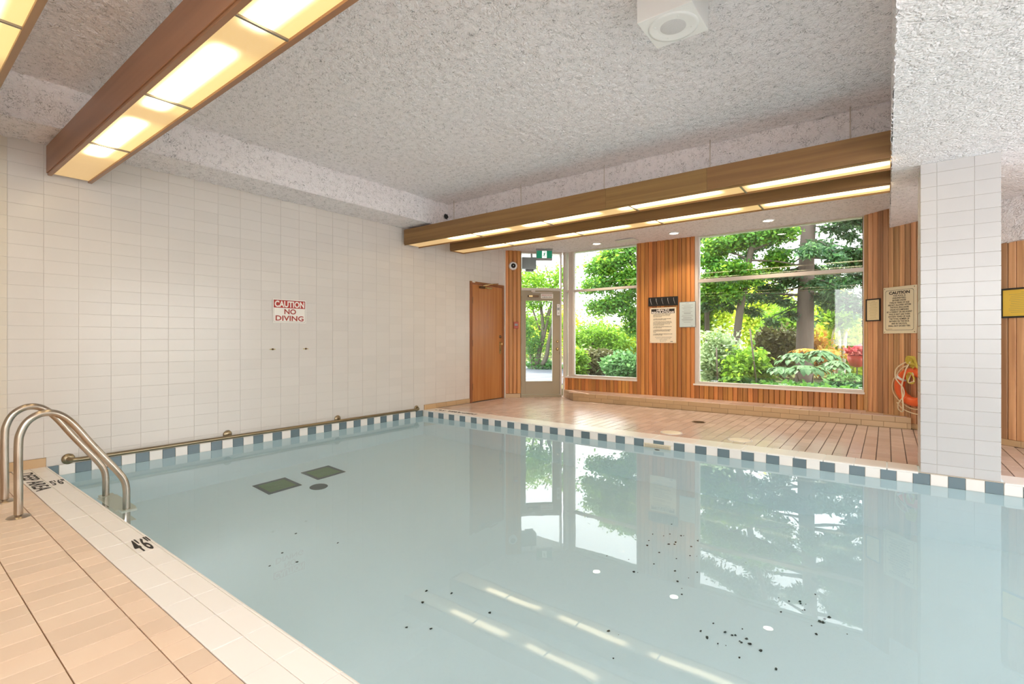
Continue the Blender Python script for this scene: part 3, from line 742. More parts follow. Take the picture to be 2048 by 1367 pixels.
# (U, V) chosen so that U x V faces the room
ceil = stucco('ceiling', (XB, YS, CEI), (0, -1, 0), (1, 0, 0), YS+1.7, 5.72-XB, 11, label='white sprayed stucco ceiling over the pool', res=0.017)
stucco('ceiling_bulkhead', (0.0, YS+0.05, BULK), (0, -1, 0), (1, 0, 0), YS+1.75, XB+0.006, 31, res=0.017)['kind'] = 'structure'
stucco('ceiling_bulkhead.001', (XB, -1.7, BULK-0.004), (0, 1, 0), (0, 0, 1), YS+1.75, CEI-BULK+0.02, 41, res=0.017)['kind'] = 'structure'
stucco('ceiling_soffit', (0.0, 8.3, SOF), (0, -1, 0), (1, 0, 0), 8.3-YS, 5.74, 51, res=0.02, amp=0.006)['kind'] = 'structure'
stucco('ceiling_soffit.001', (5.74, YS, SOF-0.004), (-1, 0, 0), (0, 0, 1), 5.74, CEI-SOF+0.03, 61, res=0.017)['kind'] = 'structure'
for o in bpy.data.objects:
    if o.name == 'ceiling_soffit.001':   # faces the pool (-Y)
        o.data.flip_normals()
stucco('ceiling_beam', (5.70, 8.3, BEAM), (0, -1, 0), (1, 0, 0), 10.0, 3.95, 71, res=0.02, amp=0.004)['kind'] = 'structure'
stucco('ceiling_beam.001', (5.70, 8.3, BEAM-0.004), (0, -1, 0), (0, 0, 1), 10.0, 0.64, 81, res=0.02)['kind'] = 'structure'
# lowered box in front of the cedar wall right of the column
PB = Vector((*DA, 0)) + du*1.15; nrm = Vector((du.y, -du.x, 0))
stucco('ceiling_drop', PB + nrm*0.06 + Vector((0, 0, 2.06)), du, (0, 0, 1), 2.0, 0.46, 91, res=0.017, amp=0.015)['kind'] = 'structure'
stucco('ceiling_drop.001', PB + nrm*0.06 + Vector((0, 0, 2.065)), -nrm, du, 0.10, 2.0, 95, res=0.02)['kind'] = 'structure'
bm = bmesh.new(); bbox(bm, -0.2, -1.9, 3.12, XR+0.4, 8.35, 3.3)
struct('ceiling_slab', bm, M['paint_wall'], kind='structure')

hp = onX(891, 433, XB+0.012)
bm = bmesh.new(); vv = [bm.verts.new((0, 0.045*math.cos(k*PI/6)*(0.7+0.5*random.random()), 0.04*math.sin(k*PI/6)*(0.7+0.5*random.random()))) for k in range(12)]; cc = bm.verts.new((-0.02, 0, 0))
for k in range(12): bm.faces.new((vv[k], vv[(k+1) % 12], cc))
for o in list(bpy.data.objects):
    if o.name == 'ceiling_bulkhead.001': link('dark_hole', mesh_bm('dark_hole', bm, M['black']), o, (hp.x+0.012, hp.y, hp.z))
# ================================================================== LIGHT FIXTURES
def fixture(name, x0, x1, y0, y1, z0, z1, divs, wm, label, seams=(), rods=(), endopen=True, rw_=0.034):
    root = empty(name, ((x0+x1)/2, (y0+y1)/2, z0), label=label, cat='light fixture', group='timber framed ceiling light troughs')
    ox, oy, oz = root.location
    def part(n, lo, hi, m, bev=0.002):
        return box_obj(n, (lo[0]-ox, lo[1]-oy, lo[2]-oz), (hi[0]-ox, hi[1]-oy, hi[2]-oz), m, root, bev)
    xs = [x0] + list(seams) + [x1]
    for a, b in zip(xs, xs[1:]):
        part('side_board', (a+0.0007, y0, z0+0.018), (b-0.0007, y0+0.022, z1), wm)
    part('side_board', (x0, y1-0.022, z0+0.018), (x1, y1, z1), wm)
    part('bottom_rail', (x0+0.004, y0+0.006, z0), (x1-0.004, y0+rw_, z0+0.017), wm)
    part('bottom_rail', (x0+0.004, y1-rw_, z0), (x1-0.004, y1-0.006, z0+0.017), wm)
    part('top_board', (x0, y0+0.022, z1-0.02), (x1, y1-0.022, z1-0.004), wm)
    if endopen: part('end_board', (x0, y0+0.022, z0+0.03), (x0+0.02, y1-0.022, z1-0.02), wm)
    else: part('end_board', (x0, y0+0.02, z0+0.002), (x0+0.022, y1-0.02, z0+0.09), wm)
    ds = [x0+0.024] + list(divs) + [x1-0.002]
    for a, b in zip(ds, ds[1:]):
        o = box_obj('light_panel', (-(b-a)/2+0.004, -(y1-y0)/2+max(rw_, 0.023), 0), ((b-a)/2-0.004, (y1-y0)/2-max(rw_, 0.023), 0.004), M['panel'], root)
        o.location = ((a+b)/2-ox, 0, 0.014)
    for d in divs: part('divider', (d-0.007, y0+rw_, z0+0.004), (d+0.007, y1-rw_, z0+0.017), M['divider'], 0)
    for r_ in rods:
        o = link('hanger_rod', tube_mesh('hanger_rod', [(0, 0, 0), (0, 0, CEI+0.02-z1)], 0.005, M['alum'], 8), root)
        o.location = (r_-ox, y1+0.008-oy, z1-0.02-oz)
    return root
d1 = [1.193, 2.325, 3.450, 4.575, 5.60]
fixture('light_fixture', 0.05, 5.72, 0.16, 0.46, 2.455, 2.70, [0.1+1.12*k+0.25 for k in range(1, 5)], M['fix_wood_near'], 'timber light trough cropped by the top left corner of the photo')
fixture('light_fixture', 0.05, 5.72, 0.925, 1.228, 2.455, 2.70, d1[:-1], M['fix_wood_near'], 'large near timber light trough crossing the upper left with three visible panel joints')
fixture('light_fixture', 0.06, 5.695, 4.765, 5.06, 2.452, 2.68, [1.346, 2.455, 3.544, 4.612], M['fix_wood'], 'far timber light trough hung on rods, front one of the far pair', seams=(3.293, 4.329), rw_=0.014, rods=(0.776, 1.956, 3.123, 4.275, 5.42))
fixture('light_fixture', 0.25, 5.695, 5.52, 5.82, 2.452, 2.66, [1.30, 2.457, 3.536, 4.621], M['fix_wood'], 'far timber light trough behind and below the front one, its left end open', rw_=0.014, endopen=False)
# recessed spot lights in the soffit
for x, y, lab in ((1.70, 7.62, 'round recessed ceiling spot light nearest the emergency door'), (3.04, 7.60, 'round recessed ceiling spot light above the cedar panel between windows'), (4.36, 7.58, 'round recessed ceiling spot light above the large window')):
    rt = empty('recessed_light', (x, y, SOF-0.014), label=lab, cat='ceiling light', group='recessed soffit lights')
    link('trim_ring', lathe_mesh('trim_ring', [(0.062, 0.02), (0.062, 0.002), (0.075, -0.004), (0.088, 0.004), (0.088, 0.014)], M['white_plastic']), rt)
    link('bulb_face', lathe_mesh('bulb_face', [(0.0, 0.004), (0.062, 0.006)], M['lamp_glow']), rt)
    ld = bpy.data.lights.new('spot', 'SPOT'); ld.energy = 26; ld.spot_size = 1.9; ld.spot_blend = 0.8; ld.color = (1, 0.82, 0.58); ld.shadow_soft_size = 0.05
    lo = bpy.data.objects.new('spot', ld); COL.objects.link(lo); lo.parent = rt; lo.location = (0, 0, -0.02)
# white ceiling plate near the middle spot
o = box_obj('ceiling_plate', (-0.17, -0.09, 0), (0.17, 0.09, 0.012), M['white_plastic'], bev=0.004, loc=(2.24, 7.64, SOF-0.022))
setp(o, 'flat white rectangular plate on the soffit between two round spot lights', 'ceiling plate')
# ceiling speaker
rt = empty('ceiling_speaker', (4.70, 2.785, 2.85), label='white square ceiling speaker box with a round grille at the top of the photo', cat='speaker')
box_obj('speaker_box', (-0.152, -0.152, 0), (0.152, 0.152, 0.205), M['white_plastic'], rt, 0.004)
link('grille_ring', lathe_mesh('grille_ring', [(0.075, 0.001), (0.12, -0.004), (0.135, -0.004), (0.138, 0.001)], M['white_plastic'], 40), rt)
link('grille', lathe_mesh('grille', [(0, -0.005), (0.055, -0.004), (0.075, 0.001)], mat('speaker_mesh', (0.66, 0.64, 0.64), 0.6, bump=0.5, bscale=300), 32), rt)
for a in range(4):
    o = link('screw', lathe_mesh('screw', [(0, -0.004), (0.004, -0.003), (0.005, 0.0)], M['white_plastic'], 8), rt); o.location = (0.1*math.cos(a*PI/2+0.6), 0.1*math.sin(a*PI/2+0.6), -0.002)

# ================================================================== WINDOWS
def window(name, x0, x1, zs, zb0, zb1, zt, gm, label, left=0.03, right=0.012):
    root = empty(name, (x0, WY+0.05, zs), kind='structure', label=label)
    def part(n, lo, hi, m, bev=0.003): return box_obj(n, (lo[0]-x0, lo[1]-WY-0.05, lo[2]-zs), (hi[0]-x0, hi[1]-WY-0.05, hi[2]-zs), m, root, bev)
    part('sill', (x0-0.02, WY-0.035, zs), (x1+0.008, WY+0.10, zs+0.026), M['alum_light'])
    part('bottom_rail', (x0, WY-0.01, zs+0.027), (x1, WY+0.09, zs+0.058), M['alum'])
    part('jamb', (x0, WY-0.01, zs+0.059), (x0+left, WY+0.09, zt), M['alum'])
    part('jamb', (x1-right, WY-0.01, zs+0.059), (x1, WY+0.09, zt), M['alum'])
    part('jamb_bead', (x0+left, WY+0.01, zs+0.06), (x0+left+0.014, WY+0.07, zt), M['alum_light'])
    part('head', (x0+left, WY+0.0, zt-0.022), (x1-right, WY+0.08, zt), M['alum'])
    part('transom_bar', (x0+left, WY+0.0, zb0), (x1-right, WY+0.08, zb1), M['alum'])
    xl = x0+left+0.014
    part('pane', (xl, WY+0.038, zs+0.05), (x1-right, WY+0.042, zb0+0.01), gm, 0)
    part('pane', (xl, WY+0.038, zb1-0.01), (x1-right, WY+0.042, zt-0.01), gm, 0)
    return root
window('window_1', 0.935, 2.237, 0.362, 1.975, 2.018, SOF+0.01, M['glass'], 'left picture window with a transom')
window('window_2', 3.215, 5.425, 0.350, 1.99, 2.045, SOF+0.01, M['glass_big'], 'large picture window with a transom facing the conifer', left=0.05)
rt = empty('window_3', (0.765, WY+0.05, 0.362), kind='structure', label='slim sidelight between the emergency door and the window')
for nm, lo, hi, m in (('post', (0.005, -0.09, 0.0), (0.055, 0.03, 2.40), 'alum'), ('post', (0.105, -0.06, 0.03), (0.168, 0.04, 2.40), 'alum'),
                      ('sill', (-0.02, -0.085, -0.002), (0.168, 0.05, 0.028), 'alum_light'), ('transom_bar', (0.056, -0.05, 1.615), (0.104, 0.03, 1.655), 'alum'),
                      ('pane', (0.056, -0.01, 0.03), (0.104, -0.006, 1.614), 'glass'), ('pane', (0.056, -0.01, 1.656), (0.104, -0.006, 2.39), 'glass')):
    box_obj(nm, lo, hi, M[m], rt, 0.002 if m != 'glass' else 0)
box_obj('trim_2', (0.775, 8.02, 0.0), (0.80, 8.06, 0.36), M['alum_light'])['kind'] = 'structure'

# ================================================================== EMERGENCY GLASS DOOR (45 degrees)
L1 = math.hypot(A1[0]-A0[0], A1[1]-A0[1]); L2 = math.hypot(A2[0]-A0[0], A2[1]-A0[1]); W2 = L2-L1
d2 = empty('door_2', (A1[0], A1[1], 0), PI/4, kind='structure', label='taupe metal emergency door with a tall glass pane and glass transom')
def p2(n, lo, hi, m, parent=None, bev=0.002):
    return box_obj(n, lo, hi, M[m], parent or d2, bev)
# local x along the door, local y = outwards (away from the room)
p2('frame_post', (0.0, -0.02, 0.0), (0.012, 0.08, SOF), 'door_paint'); p2('frame_post', (W2-0.03, -0.02, 0.0), (W2, 0.08, SOF), 'alum')
p2('frame_head', (0.012, -0.02, 2.008), (W2-0.03, 0.07, 2.05), 'alum'); p2('frame_top', (0.012, 0.0, SOF-0.03), (W2-0.03, 0.06, SOF), 'alum')
p2('threshold', (0.0, -0.03, 0.0), (W2-0.01, 0.08, 0.045), 'door_paint')
GX0, GX1, GZ0, GZ1 = 0.095, 0.605, 0.30, 1.815
p2('stile', (0.014, 0.0, 0.05), (GX0, 0.045, 2.002), 'door_paint'); p2('stile', (GX1, 0.0, 0.05), (W2-0.034, 0.045, 2.002), 'door_paint')
p2('rail', (GX0, 0.0, 0.05), (GX1, 0.045, GZ0), 'door_paint'); p2('rail', (GX0, 0.0, GZ1), (GX1, 0.045, 2.002), 'door_paint')
for q in ((GX0-0.018, GZ0-0.018, GX0, GZ1+0.018), (GX1, GZ0-0.018, GX1+0.018, GZ1+0.018), (GX0, GZ0-0.018, GX1, GZ0), (GX0, GZ1, GX1, GZ1+0.018)):
    p2('glazing_bead', (q[0], -0.008, q[1]), (q[2], 0.0, q[3]), 'door_paint', bev=0.001)
p2('pane', (GX0, 0.02, GZ0), (GX1, 0.024, GZ1), 'glass', bev=0); p2('pane', (0.012, 0.02, 2.05), (W2-0.03, 0.024, SOF-0.03), 'glass', bev=0)
for z, nm, r in ((1.045, 'deadbolt', 0.022), (0.905, 'door_knob', 0.027)):
    o = link(nm, lathe_mesh(nm, [(0.0, 0.03), (r*0.7, 0.028), (r, 0.012), (r*0.5, 0.01), (r*0.5, 0.004), (r*1.1, 0.002), (r*1.1, 0.0)], M['brass']), d2)
    o.rotation_euler = (PI/2, 0, 0); o.location = (0.70, 0.0, z)
p2('strike', (0.735, -0.004, 0.80), (0.745, 0.0, 0.86), 'bronze')
o = p2('closer_body', (0.13, -0.04, 1.875), (0.34, 0.0, 1.915), 'bronze', bev=0.008)
p2('closer_cover', (0.15, -0.045, 1.88), (0.22, -0.038, 1.91), 'brass'); p2('closer_arm', (0.22, -0.04, 1.955), (0.60, -0.02, 1.968), 'alum')
p2('closer_bracket', (0.20, -0.03, 1.98), (0.27, 0.0, 2.005), 'alum_light')
for z in (0.25, 1.05, 1.85): p2('hinge', (0.008, -0.008, z-0.05), (0.018, 0.0, z+0.05), 'bronze')
# things mounted on the door
dm = d2.matrix_basis.copy(); dm = Matrix.Translation(d2.location) @ Matrix.Rotation(PI/4, 4, 'Z')
fmDoor = dm @ frame((0, 0, 0), (1, 0, 0), (0, 0, 1))     # local x right, y up, z into the room
def plate(name, mtx, w, h, m, t=0.004, bev=0.001, **k):
    bm = bmesh.new(); bbox(bm, -w/2, -h/2, 0, w/2, h/2, t, bev=bev); o = link(name, mesh_bm(name, bm, m)); o.matrix_world = mtx; o.matrix_basis = mtx
    return setp(o, **k)
T = Matrix.Translation
s = plate('door_sign', fmDoor @ T((0.50, 1.90, 0.0)), 0.235, 0.088, M['sign_white'], label='small white emergency exit sign on the glass door head rail', cat='sign')
text_obj('lettering', 'EMERGENCY EXIT ONLY', 0.03, M['red_ink'], s, T((0, 0.019, 0.0045)), maxw=0.20, maxh=0.019, bold=0.0006)
text_obj('lettering', 'ALARM WILL SOUND', 0.03, M['ink'], s, T((0, -0.019, 0.0045)), maxw=0.19, maxh=0.019, bold=0.0006)
al = plate('exit_alarm', fmDoor @ T((0.712, 1.645, 0.0)), 0.055, 0.21, M['white_plastic'], t=0.035, bev=0.004, label='white exit alarm box with red bell mark on the glass door edge', cat='alarm')
box_obj('alarm_speaker', (-0.02, -0.01, 0.035), (0.02, 0.04, 0.037), M['grey_plastic'], al)
o = link('key_cylinder', lathe_mesh('key_cylinder', [(0, 0.012), (0.014, 0.010), (0.016, 0)], M['chrome'], 16), al, (0, -0.065, 0.035))
o = link('red_mark', lathe_mesh('red_mark', [(0, 0.002), (0.008, 0.002), (0.008, 0)], M['red_ink'], 10), al, (0, 0.075, 0.035))
# exit sign hanging from the soffit
ex_p = onZ(1085, 497, SOF); exd = Vector((0.62, 7.10, 0))
exo = empty('exit_sign', (0.70, 7.50, SOF-0.02), math.radians(38), label='green running man exit sign hanging from the soffit above the emergency door', cat='exit sign')
box_obj('canopy', (-0.15, -0.03, 0.0), (0.15, 0.03, 0.02), M['grey_plastic'], exo, 0.003)
box_obj('housing', (-0.145, -0.022, -0.195), (0.145, 0.022, -0.002), M['grey_plastic'], exo, 0.004)
box_obj('face_plate', (-0.138, -0.025, -0.155), (0.138, -0.022, -0.022), M['exit_green'], exo)
box_obj('pictogram_field', (-0.042, -0.027, -0.152), (0.042, -0.0245, -0.025), M['exit_white'], exo)
bm = bmesh.new()
def limb(a, b, w_):
    a = Vector(a); b = Vector(b); d = (b-a).normalized(); n = Vector((-d.y, d.x))*w_/2
    q = [bm.verts.new((p.x, -0.028, p.y)) for p in (a-n, b-n*0.8, b+n*0.8, a+n)]; f = bm.faces.new(q)
for a, b, w_ in (((0.004, -0.062), (-0.004, -0.098), 0.022), ((-0.004, -0.096), (0.012, -0.118), 0.011), ((0.012, -0.116), (0.006, -0.145), 0.009), ((-0.004, -0.096), (-0.018, -0.112), 0.011), ((-0.016, -0.112), (-0.036, -0.118), 0.009),
                 ((0.006, -0.066), (0.024, -0.080), 0.008), ((0.024, -0.080), (0.034, -0.070), 0.007), ((0.0, -0.066), (-0.018, -0.070), 0.008), ((-0.018, -0.070), (-0.026, -0.086), 0.007)): limb(a, b, w_)
hc = [bm.verts.new((0.012+0.010*math.cos(t*PI/6), -0.028, -0.045+0.010*math.sin(t*PI/6))) for t in range(12)]; bm.faces.new(hc)
link('running_man', mesh_bm('running_man', bm, M['exit_green']), exo)

# security camera and fire box on the angled cedar strip
cmx = fmD
bse = onX(0, 0, 1) if False else None
cam_s = empty('security_camera', label='white dome security camera on the narrow cedar strip', cat='camera')
cam_s.matrix_basis = fmD @ T((0.150, 2.452, 0.018))
link('camera_body', lathe_mesh('camera_body', [(0, 0.0), (0.078, 0.0), (0.080, 0.012), (0.070, 0.038), (0.052, 0.055), (0.044, 0.050)], M['white_plastic'], 32), cam_s)
link('camera_lens', lathe_mesh('camera_lens', [(0.046, 0.046), (0.040, 0.062), (0.022, 0.073), (0.0, 0.077)], M['lens'], 24), cam_s)
link('camera_iris', lathe_mesh('camera_iris', [(0.010, 0.074), (0.006, 0.080), (0, 0.080)], M['chrome'], 12), cam_s)
fb_ = plate('fire_alarm', fmD @ T((0.205, 1.35, 0.018)), 0.085, 0.125, M['red_plastic'], t=0.045, bev=0.006, label='orange red fire alarm pull box on the narrow cedar strip', cat='fire alarm')
box_obj('pull_bar', (-0.028, -0.012, 0.045), (0.028, 0.028, 0.052), M['grey_plastic'], fb_, 0.003)
box_obj('pull_handle', (-0.02, -0.035, 0.045), (0.02, -0.024, 0.052), M['red_paint'], fb_, 0.002)

# ================================================================== WOODEN DOOR IN THE LEFT WALL
d1_ = empty('door_1', (0.0, DY0, 0.0), kind='structure', label='reddish brown wooden door in the white tile wall')
W1 = DY1-DY0
def p1(n, lo, hi, m, bev=0.002): return box_obj(n, (lo[0], lo[1], lo[2]), (hi[0], hi[1], hi[2]), M[m], d1_, bev)
p1('frame_jamb', (-0.12, 0.0, 0.0), (0.012, 0.055, 2.06), 'door_frame'); p1('frame_jamb', (-0.12, W1-0.045, 0.0), (0.012, W1, 2.06), 'door_frame')
p1('frame_head', (-0.12, 0.0, 2.06), (0.012, W1, 2.083), 'door_frame'); p1('frame_head_lip', (-0.03, 0.055, 2.035), (0.0, W1-0.045, 2.06), 'door_frame')
p1('door_leaf', (-0.045, 0.057, 0.012), (-0.003, W1-0.048, 2.033), 'door_wood')
p1('threshold', (-0.10, 0.05, 0.0), (0.0, W1-0.04, 0.010), 'bronze')
for z in (0.27, 1.02, 1.76): p1('hinge', (-0.002, 0.030, z-0.055), (0.010, 0.070, z+0.055), 'bronze')
o = link('deadbolt', lathe_mesh('deadbolt', [(0, 0.022), (0.018, 0.020), (0.024, 0.006), (0.03, 0)], M['bronze'], 20), d1_, (-0.003, 0.83, 1.135)); o.rotation_euler = (0, PI/2, 0)
p1('lock_plate', (-0.003, 0.80, 0.82), (0.002, 0.86, 1.04), 'brass')
o = link('door_knob', lathe_mesh('door_knob', [(0, 0.062), (0.022, 0.058), (0.030, 0.042), (0.022, 0.026), (0.011, 0.020), (0.013, 0.002), (0.03, 0)], M['brass'], 24), d1_, (0.0, 0.83, 1.0)); o.rotation_euler = (0, PI/2, 0)
o = link('keyhole', lathe_mesh('keyhole', [(0, 0.003), (0.008, 0.003), (0.009, 0)], M['black'], 12), d1_, (0.002, 0.83, 0.88)); o.rotation_euler = (0, PI/2, 0)
p1('closer_body', (0.0, 0.23, 1.975), (0.05, 0.36, 2.015), 'bronze', 0.012); p1('closer_tube', (0.008, 0.33, 1.982), (0.042, 0.55, 2.008), 'brass', 0.01)
link('closer_arm', tube_mesh('closer_arm', [(0.03, 0.30, 2.02), (0.10, 0.45, 2.055), (0.05, 0.70, 2.09)], 0.012, M['brass'], 8), d1_)
p1('head_tag', (0.012, 0.05, 2.063), (0.013, 0.12, 2.080), 'sign_white', 0)

# ================================================================== SIGNS
# CAUTION NO DIVING on the left wall
s = empty('no_diving_sign', label='white sign with red CAUTION NO DIVING lettering on the left tile wall', cat='sign')
s.matrix_basis = frame((0.001, 3.071, 1.415), (0, 1, 0), (0, 0, 1))
box_obj('plate', (-0.205, -0.137, 0), (0.205, 0.137, 0.003), M['sign_white'], s)
for q in ((-0.195, -0.128, 0.195, -0.125), (-0.195, 0.125, 0.195, 0.128), (-0.195, -0.125, -0.192, 0.125), (0.192, -0.125, 0.195, 0.125)):
    box_obj('border_line', (q[0], q[1], 0.003), (q[2], q[3], 0.0034), M['ink_grey'], s)
box_obj('red_band', (-0.192, 0.036, 0.003), (0.192, 0.125, 0.0036), M['red_paint'], s)
text_obj('lettering', 'CAUTION', 0.09, M['sign_white'], s, T((0, 0.081, 0.0042)), maxw=0.365, maxh=0.075, bold=0.003)
text_obj('lettering', 'NO', 0.09, M['red_ink'], s, T((0.005, -0.006, 0.0042)), maxw=0.145, maxh=0.062, bold=0.002)
text_obj('lettering', 'DIVING', 0.09, M['red_ink'], s, T((0, -0.085, 0.0042)), maxw=0.345, maxh=0.062, bold=0.002)
for y, lb in ((2.865, 'rusty screw stub on the tile wall below the left end of the sign'), (3.275, 'rusty screw stub on the tile wall below the right end of the sign')):
    rt = empty('wall_screw', (0.0, y, 0.966), label=lb, cat='screw', group='screw stubs under the no diving sign')
    o = link('shank', lathe_mesh('shank', [(0.0, 0.02), (0.009, 0.018), (0.011, 0.0)], M['bronze'], 10), rt); o.rotation_euler = (0, PI/2, 0)
    box_obj('rust_stain', (0.0, -0.032, -0.006), (0.001, 0.034, 0.004), mat('rust', (0.50, 0.38, 0.12), 0.8), rt)
FW = frame((0, WY-0.019, 0), (1, 0, 0), (0, 0, 1))       # plane of the cedar boards, x right, y up, z to the room
def sign_plate(name, cx, cz, w, h, m, base=FW, t=0.004, **k):
    r = empty(name, **k); r.matrix_basis = base @ T((cx, cz, 0)); box_obj('plate', (-w/2, -h/2, 0), (w/2, h/2, t), m, r, 0.001); return r
# hook board
r = empty('hook_rack', label='black board with five chrome hooks on the cedar panel above the health sign', cat='hook rack'); r.matrix_basis = FW @ T((2.70, 1.717, 0))
box_obj('back_board', (-0.25, -0.074, 0), (0.25, 0.074, 0.018), M['black'], r, 0.002)
for k in range(5):
    x = -0.20+0.098*k
    pth = smooth_path([(0, 0.045, 0.018), (0, 0.045, 0.045), (0.004, 0.02, 0.058), (0.012, -0.03, 0.040), (0.016, -0.05, 0.030)], 4)
    o = link('hook', tube_mesh('hook', pth, 0.004, M['chrome'], 8), r, (x, 0, 0))
    link('hook_ball', lathe_mesh('hook_ball', [(0, -0.007), (0.005, -0.005), (0.007, 0), (0.005, 0.005), (0, 0.007)], M['chrome'], 8), o, (0, 0.045, 0.045))
# HEALTH REGULATIONS
s = sign_plate('health_regulations_sign', 2.695, 1.32, 0.445, 0.59, M['sign_cream2'], label='cream HEALTH REGULATIONS sign on the cedar panel under the hook board', cat='sign')
box_obj('title_band', (-0.198, 0.195, 0.004), (0.198, 0.272, 0.0046), M['ink'], s)
text_obj('lettering', 'HEALTH', 0.04, M['sign_white'], s, T((0, 0.251, 0.005)), maxw=0.21, maxh=0.031, bold=0.0015)
text_obj('lettering', 'REGULATIONS', 0.04, M['sign_white'], s, T((0, 0.214, 0.005)), maxw=0.375, maxh=0.031, bold=0.0015)
para = [(0.180, ['1. NO PERSON INFECTED WITH A COMMUNICABLE', 'DISEASE OR HAVING OPEN SORES ON HIS BODY', 'SHALL ENTER THE POOL.']),
        (0.108, ['2. NO PERSON SHALL BRING A GLASS CONTAINER', 'ONTO THE DECK OR INTO THE POOL.']),
        (0.059, ['3. NO PERSON SHALL POLLUTE THE WATER IN THE', 'POOL IN ANY MANNER AND SPITTING, SPOUTING OF', 'WATER OR BLOWING THE NOSE IN THE POOL OR', 'ON THE DECK IS PROHIBITED.']),
        (-0.024, ['4. NO PERSON SHALL ENGAGE IN BOISTEROUS PLAY', 'IN OR ABOUT THE POOL.']),
        (-0.078, ['5. THE MAXIMUM NUMBER OF BATHERS PERMITTED', 'ON THE DECK AND IN THE POOL AT ANY TIME', 'IS TEN.']),
        (-0.145, ['6. THE NEAREST EMERGENCY TELEPHONE IS LOCATED', 'IN THE ENTRANCE LOBBY.'])]
for y0_, lines in para:
    for i, ln in enumerate(lines):
        wd = 0.0072*len(ln)
        text_obj('lettering', ln, 0.0155, M['ink'], s, T((-0.165+wd/2, y0_-0.0185*i, 0.0045)), maxw=wd, maxh=0.0115, bold=0.0003)
for i, ln in enumerate(['THE OWNER OF THE POOL IS RESPONSIBLE', 'FOR THE CARE OF THIS NOTICE AND', 'FOR ITS CONTENTS']):
    text_obj('lettering', ln, 0.0155, M['ink_grey'], s, T((0.01, -0.200-0.022*i, 0.0045)), maxw=0.0078*len(ln), maxh=0.0115)
text_obj('lettering', 'TEL. NO. 911', 0.0155, M['ink'], s, T((0.0, -0.268, 0.0045)), maxw=0.10, maxh=0.0115)
text_obj('lettering', 'GPL', 0.0155, M['ink'], s, T((0.15, -0.272, 0.0045)), maxw=0.05, maxh=0.014, bold=0.0006)
for a in (-1, 1):
    for b in (-1, 1): link('screw', lathe_mesh('screw', [(0, 0.006), (0.004, 0.005), (0.005, 0.003)], M['bronze'], 8), s, (a*0.207, b*0.28, 0.001))
# pale blue notice
s = sign_plate('blue_notice', 3.10, 1.486, 0.262, 0.415, M['ink_grey'], label='pale blue printed notice on the cedar panel beside the large window', cat='notice')
box_obj('paper', (-0.124, -0.200, 0.004), (0.124, 0.200, 0.0055), M['paper_blue'], s)
yy = 0.155
text_obj('lettering', 'NOTICE', 0.02, M['ink'], s, T((0, 0.183, 0.006)), maxw=0.05, maxh=0.008)
for k in range(14):
    wd = random.uniform(0.10, 0.22); hh = random.choice([0.0035, 0.0035, 0.006])
    box_obj('print_line', (-wd/2, yy-hh, 0.0055), (wd/2, yy, 0.006), M['ink_grey'], s); yy -= random.uniform(0.017, 0.026)
text_obj('lettering', 'SGN', 0.02, M['ink'], s, T((0.075, -0.185, 0.006)), maxw=0.03, maxh=0.007)
# framed notice and CAUTION sign on the diagonal wall
FR = fmR @ T((0, 0, 0.018))
def along(p): return (Vector((p[0]-DA[0], p[1]-DA[1], 0))).dot(du)
u1, u2 = along((5.463, 8.064)), along((5.617, 7.932))
r = empty('framed_notice', label='small cream notice in a thin black frame beside the large window', cat='notice'); r.matrix_basis = FR @ T(((u1+u2)/2, 1.465, 0))
w_ = (u2-u1)
box_obj('paper', (-w_/2+0.01, -0.135, 0.002), (w_/2-0.01, 0.135, 0.006), M['paper_cream'], r)
for q in ((-w_/2, -0.146, w_/2, -0.132), (-w_/2, 0.132, w_/2, 0.146), (-w_/2, -0.132, -w_/2+0.012, 0.132), (w_/2-0.012, -0.132, w_/2, 0.132)):
    box_obj('frame_bar', (q[0], q[1], 0.0), (q[2], q[3], 0.016), M['black'], r, 0.002)
yy = 0.11
for k in range(15):
    wd = 0.05 if k == 0 else random.uniform(0.08, 0.115); box_obj('print_line', (-wd/2, yy-0.003, 0.006), (wd/2, yy, 0.0065), M['ink_olive'], r); yy -= 0.0155
u1, u2 = along((5.653, 7.902)), along((5.973, 7.63))
s = empty('caution_sign', label='large cream CAUTION sign with black text on the cedar wall left of the column', cat='sign'); s.matrix_basis = FR @ T(((u1+u2)/2-0.003, 1.445, 0.0))
hw = (u2-u1)/2-0.004
box_obj('plate', (-hw, -0.290, 0), (hw, 0.290, 0.016), M['sign_cream'], s, 0.002)
zz = 0.0165
rw, rh = hw-0.028, 0.262
def rr_line(w2, h2, rad, t):
    pts = []
    for cx, cy, a0 in ((w2-rad, h2-rad, 0), (-w2+rad, h2-rad, PI/2), (-w2+rad, -h2+rad, PI), (w2-rad, -h2+rad, 3*PI/2)):
        for k in range(6): a = a0+k*PI/10; pts.append((cx+rad*math.cos(a), cy+rad*math.sin(a)))
    bm = bmesh.new(); n = len(pts)
    o_ = [bm.verts.new((x, y, zz)) for x, y in pts]; i_ = [bm.verts.new((x*(1-t/w2), y*(1-t/h2), zz)) for x, y in pts]
    for k in range(n): bm.faces.new((o_[k], o_[(k+1) % n], i_[(k+1) % n], i_[k]))
    return mesh_bm('border_line', bm, M['ink'])
link('border_line', rr_line(rw, rh-0.012, 0.025, 0.0035), s)
text_obj('lettering', 'CAUTION', 0.05, M['ink'], s, T((0, 0.215, zz)), maxw=0.262, maxh=0.038, bold=0.002)
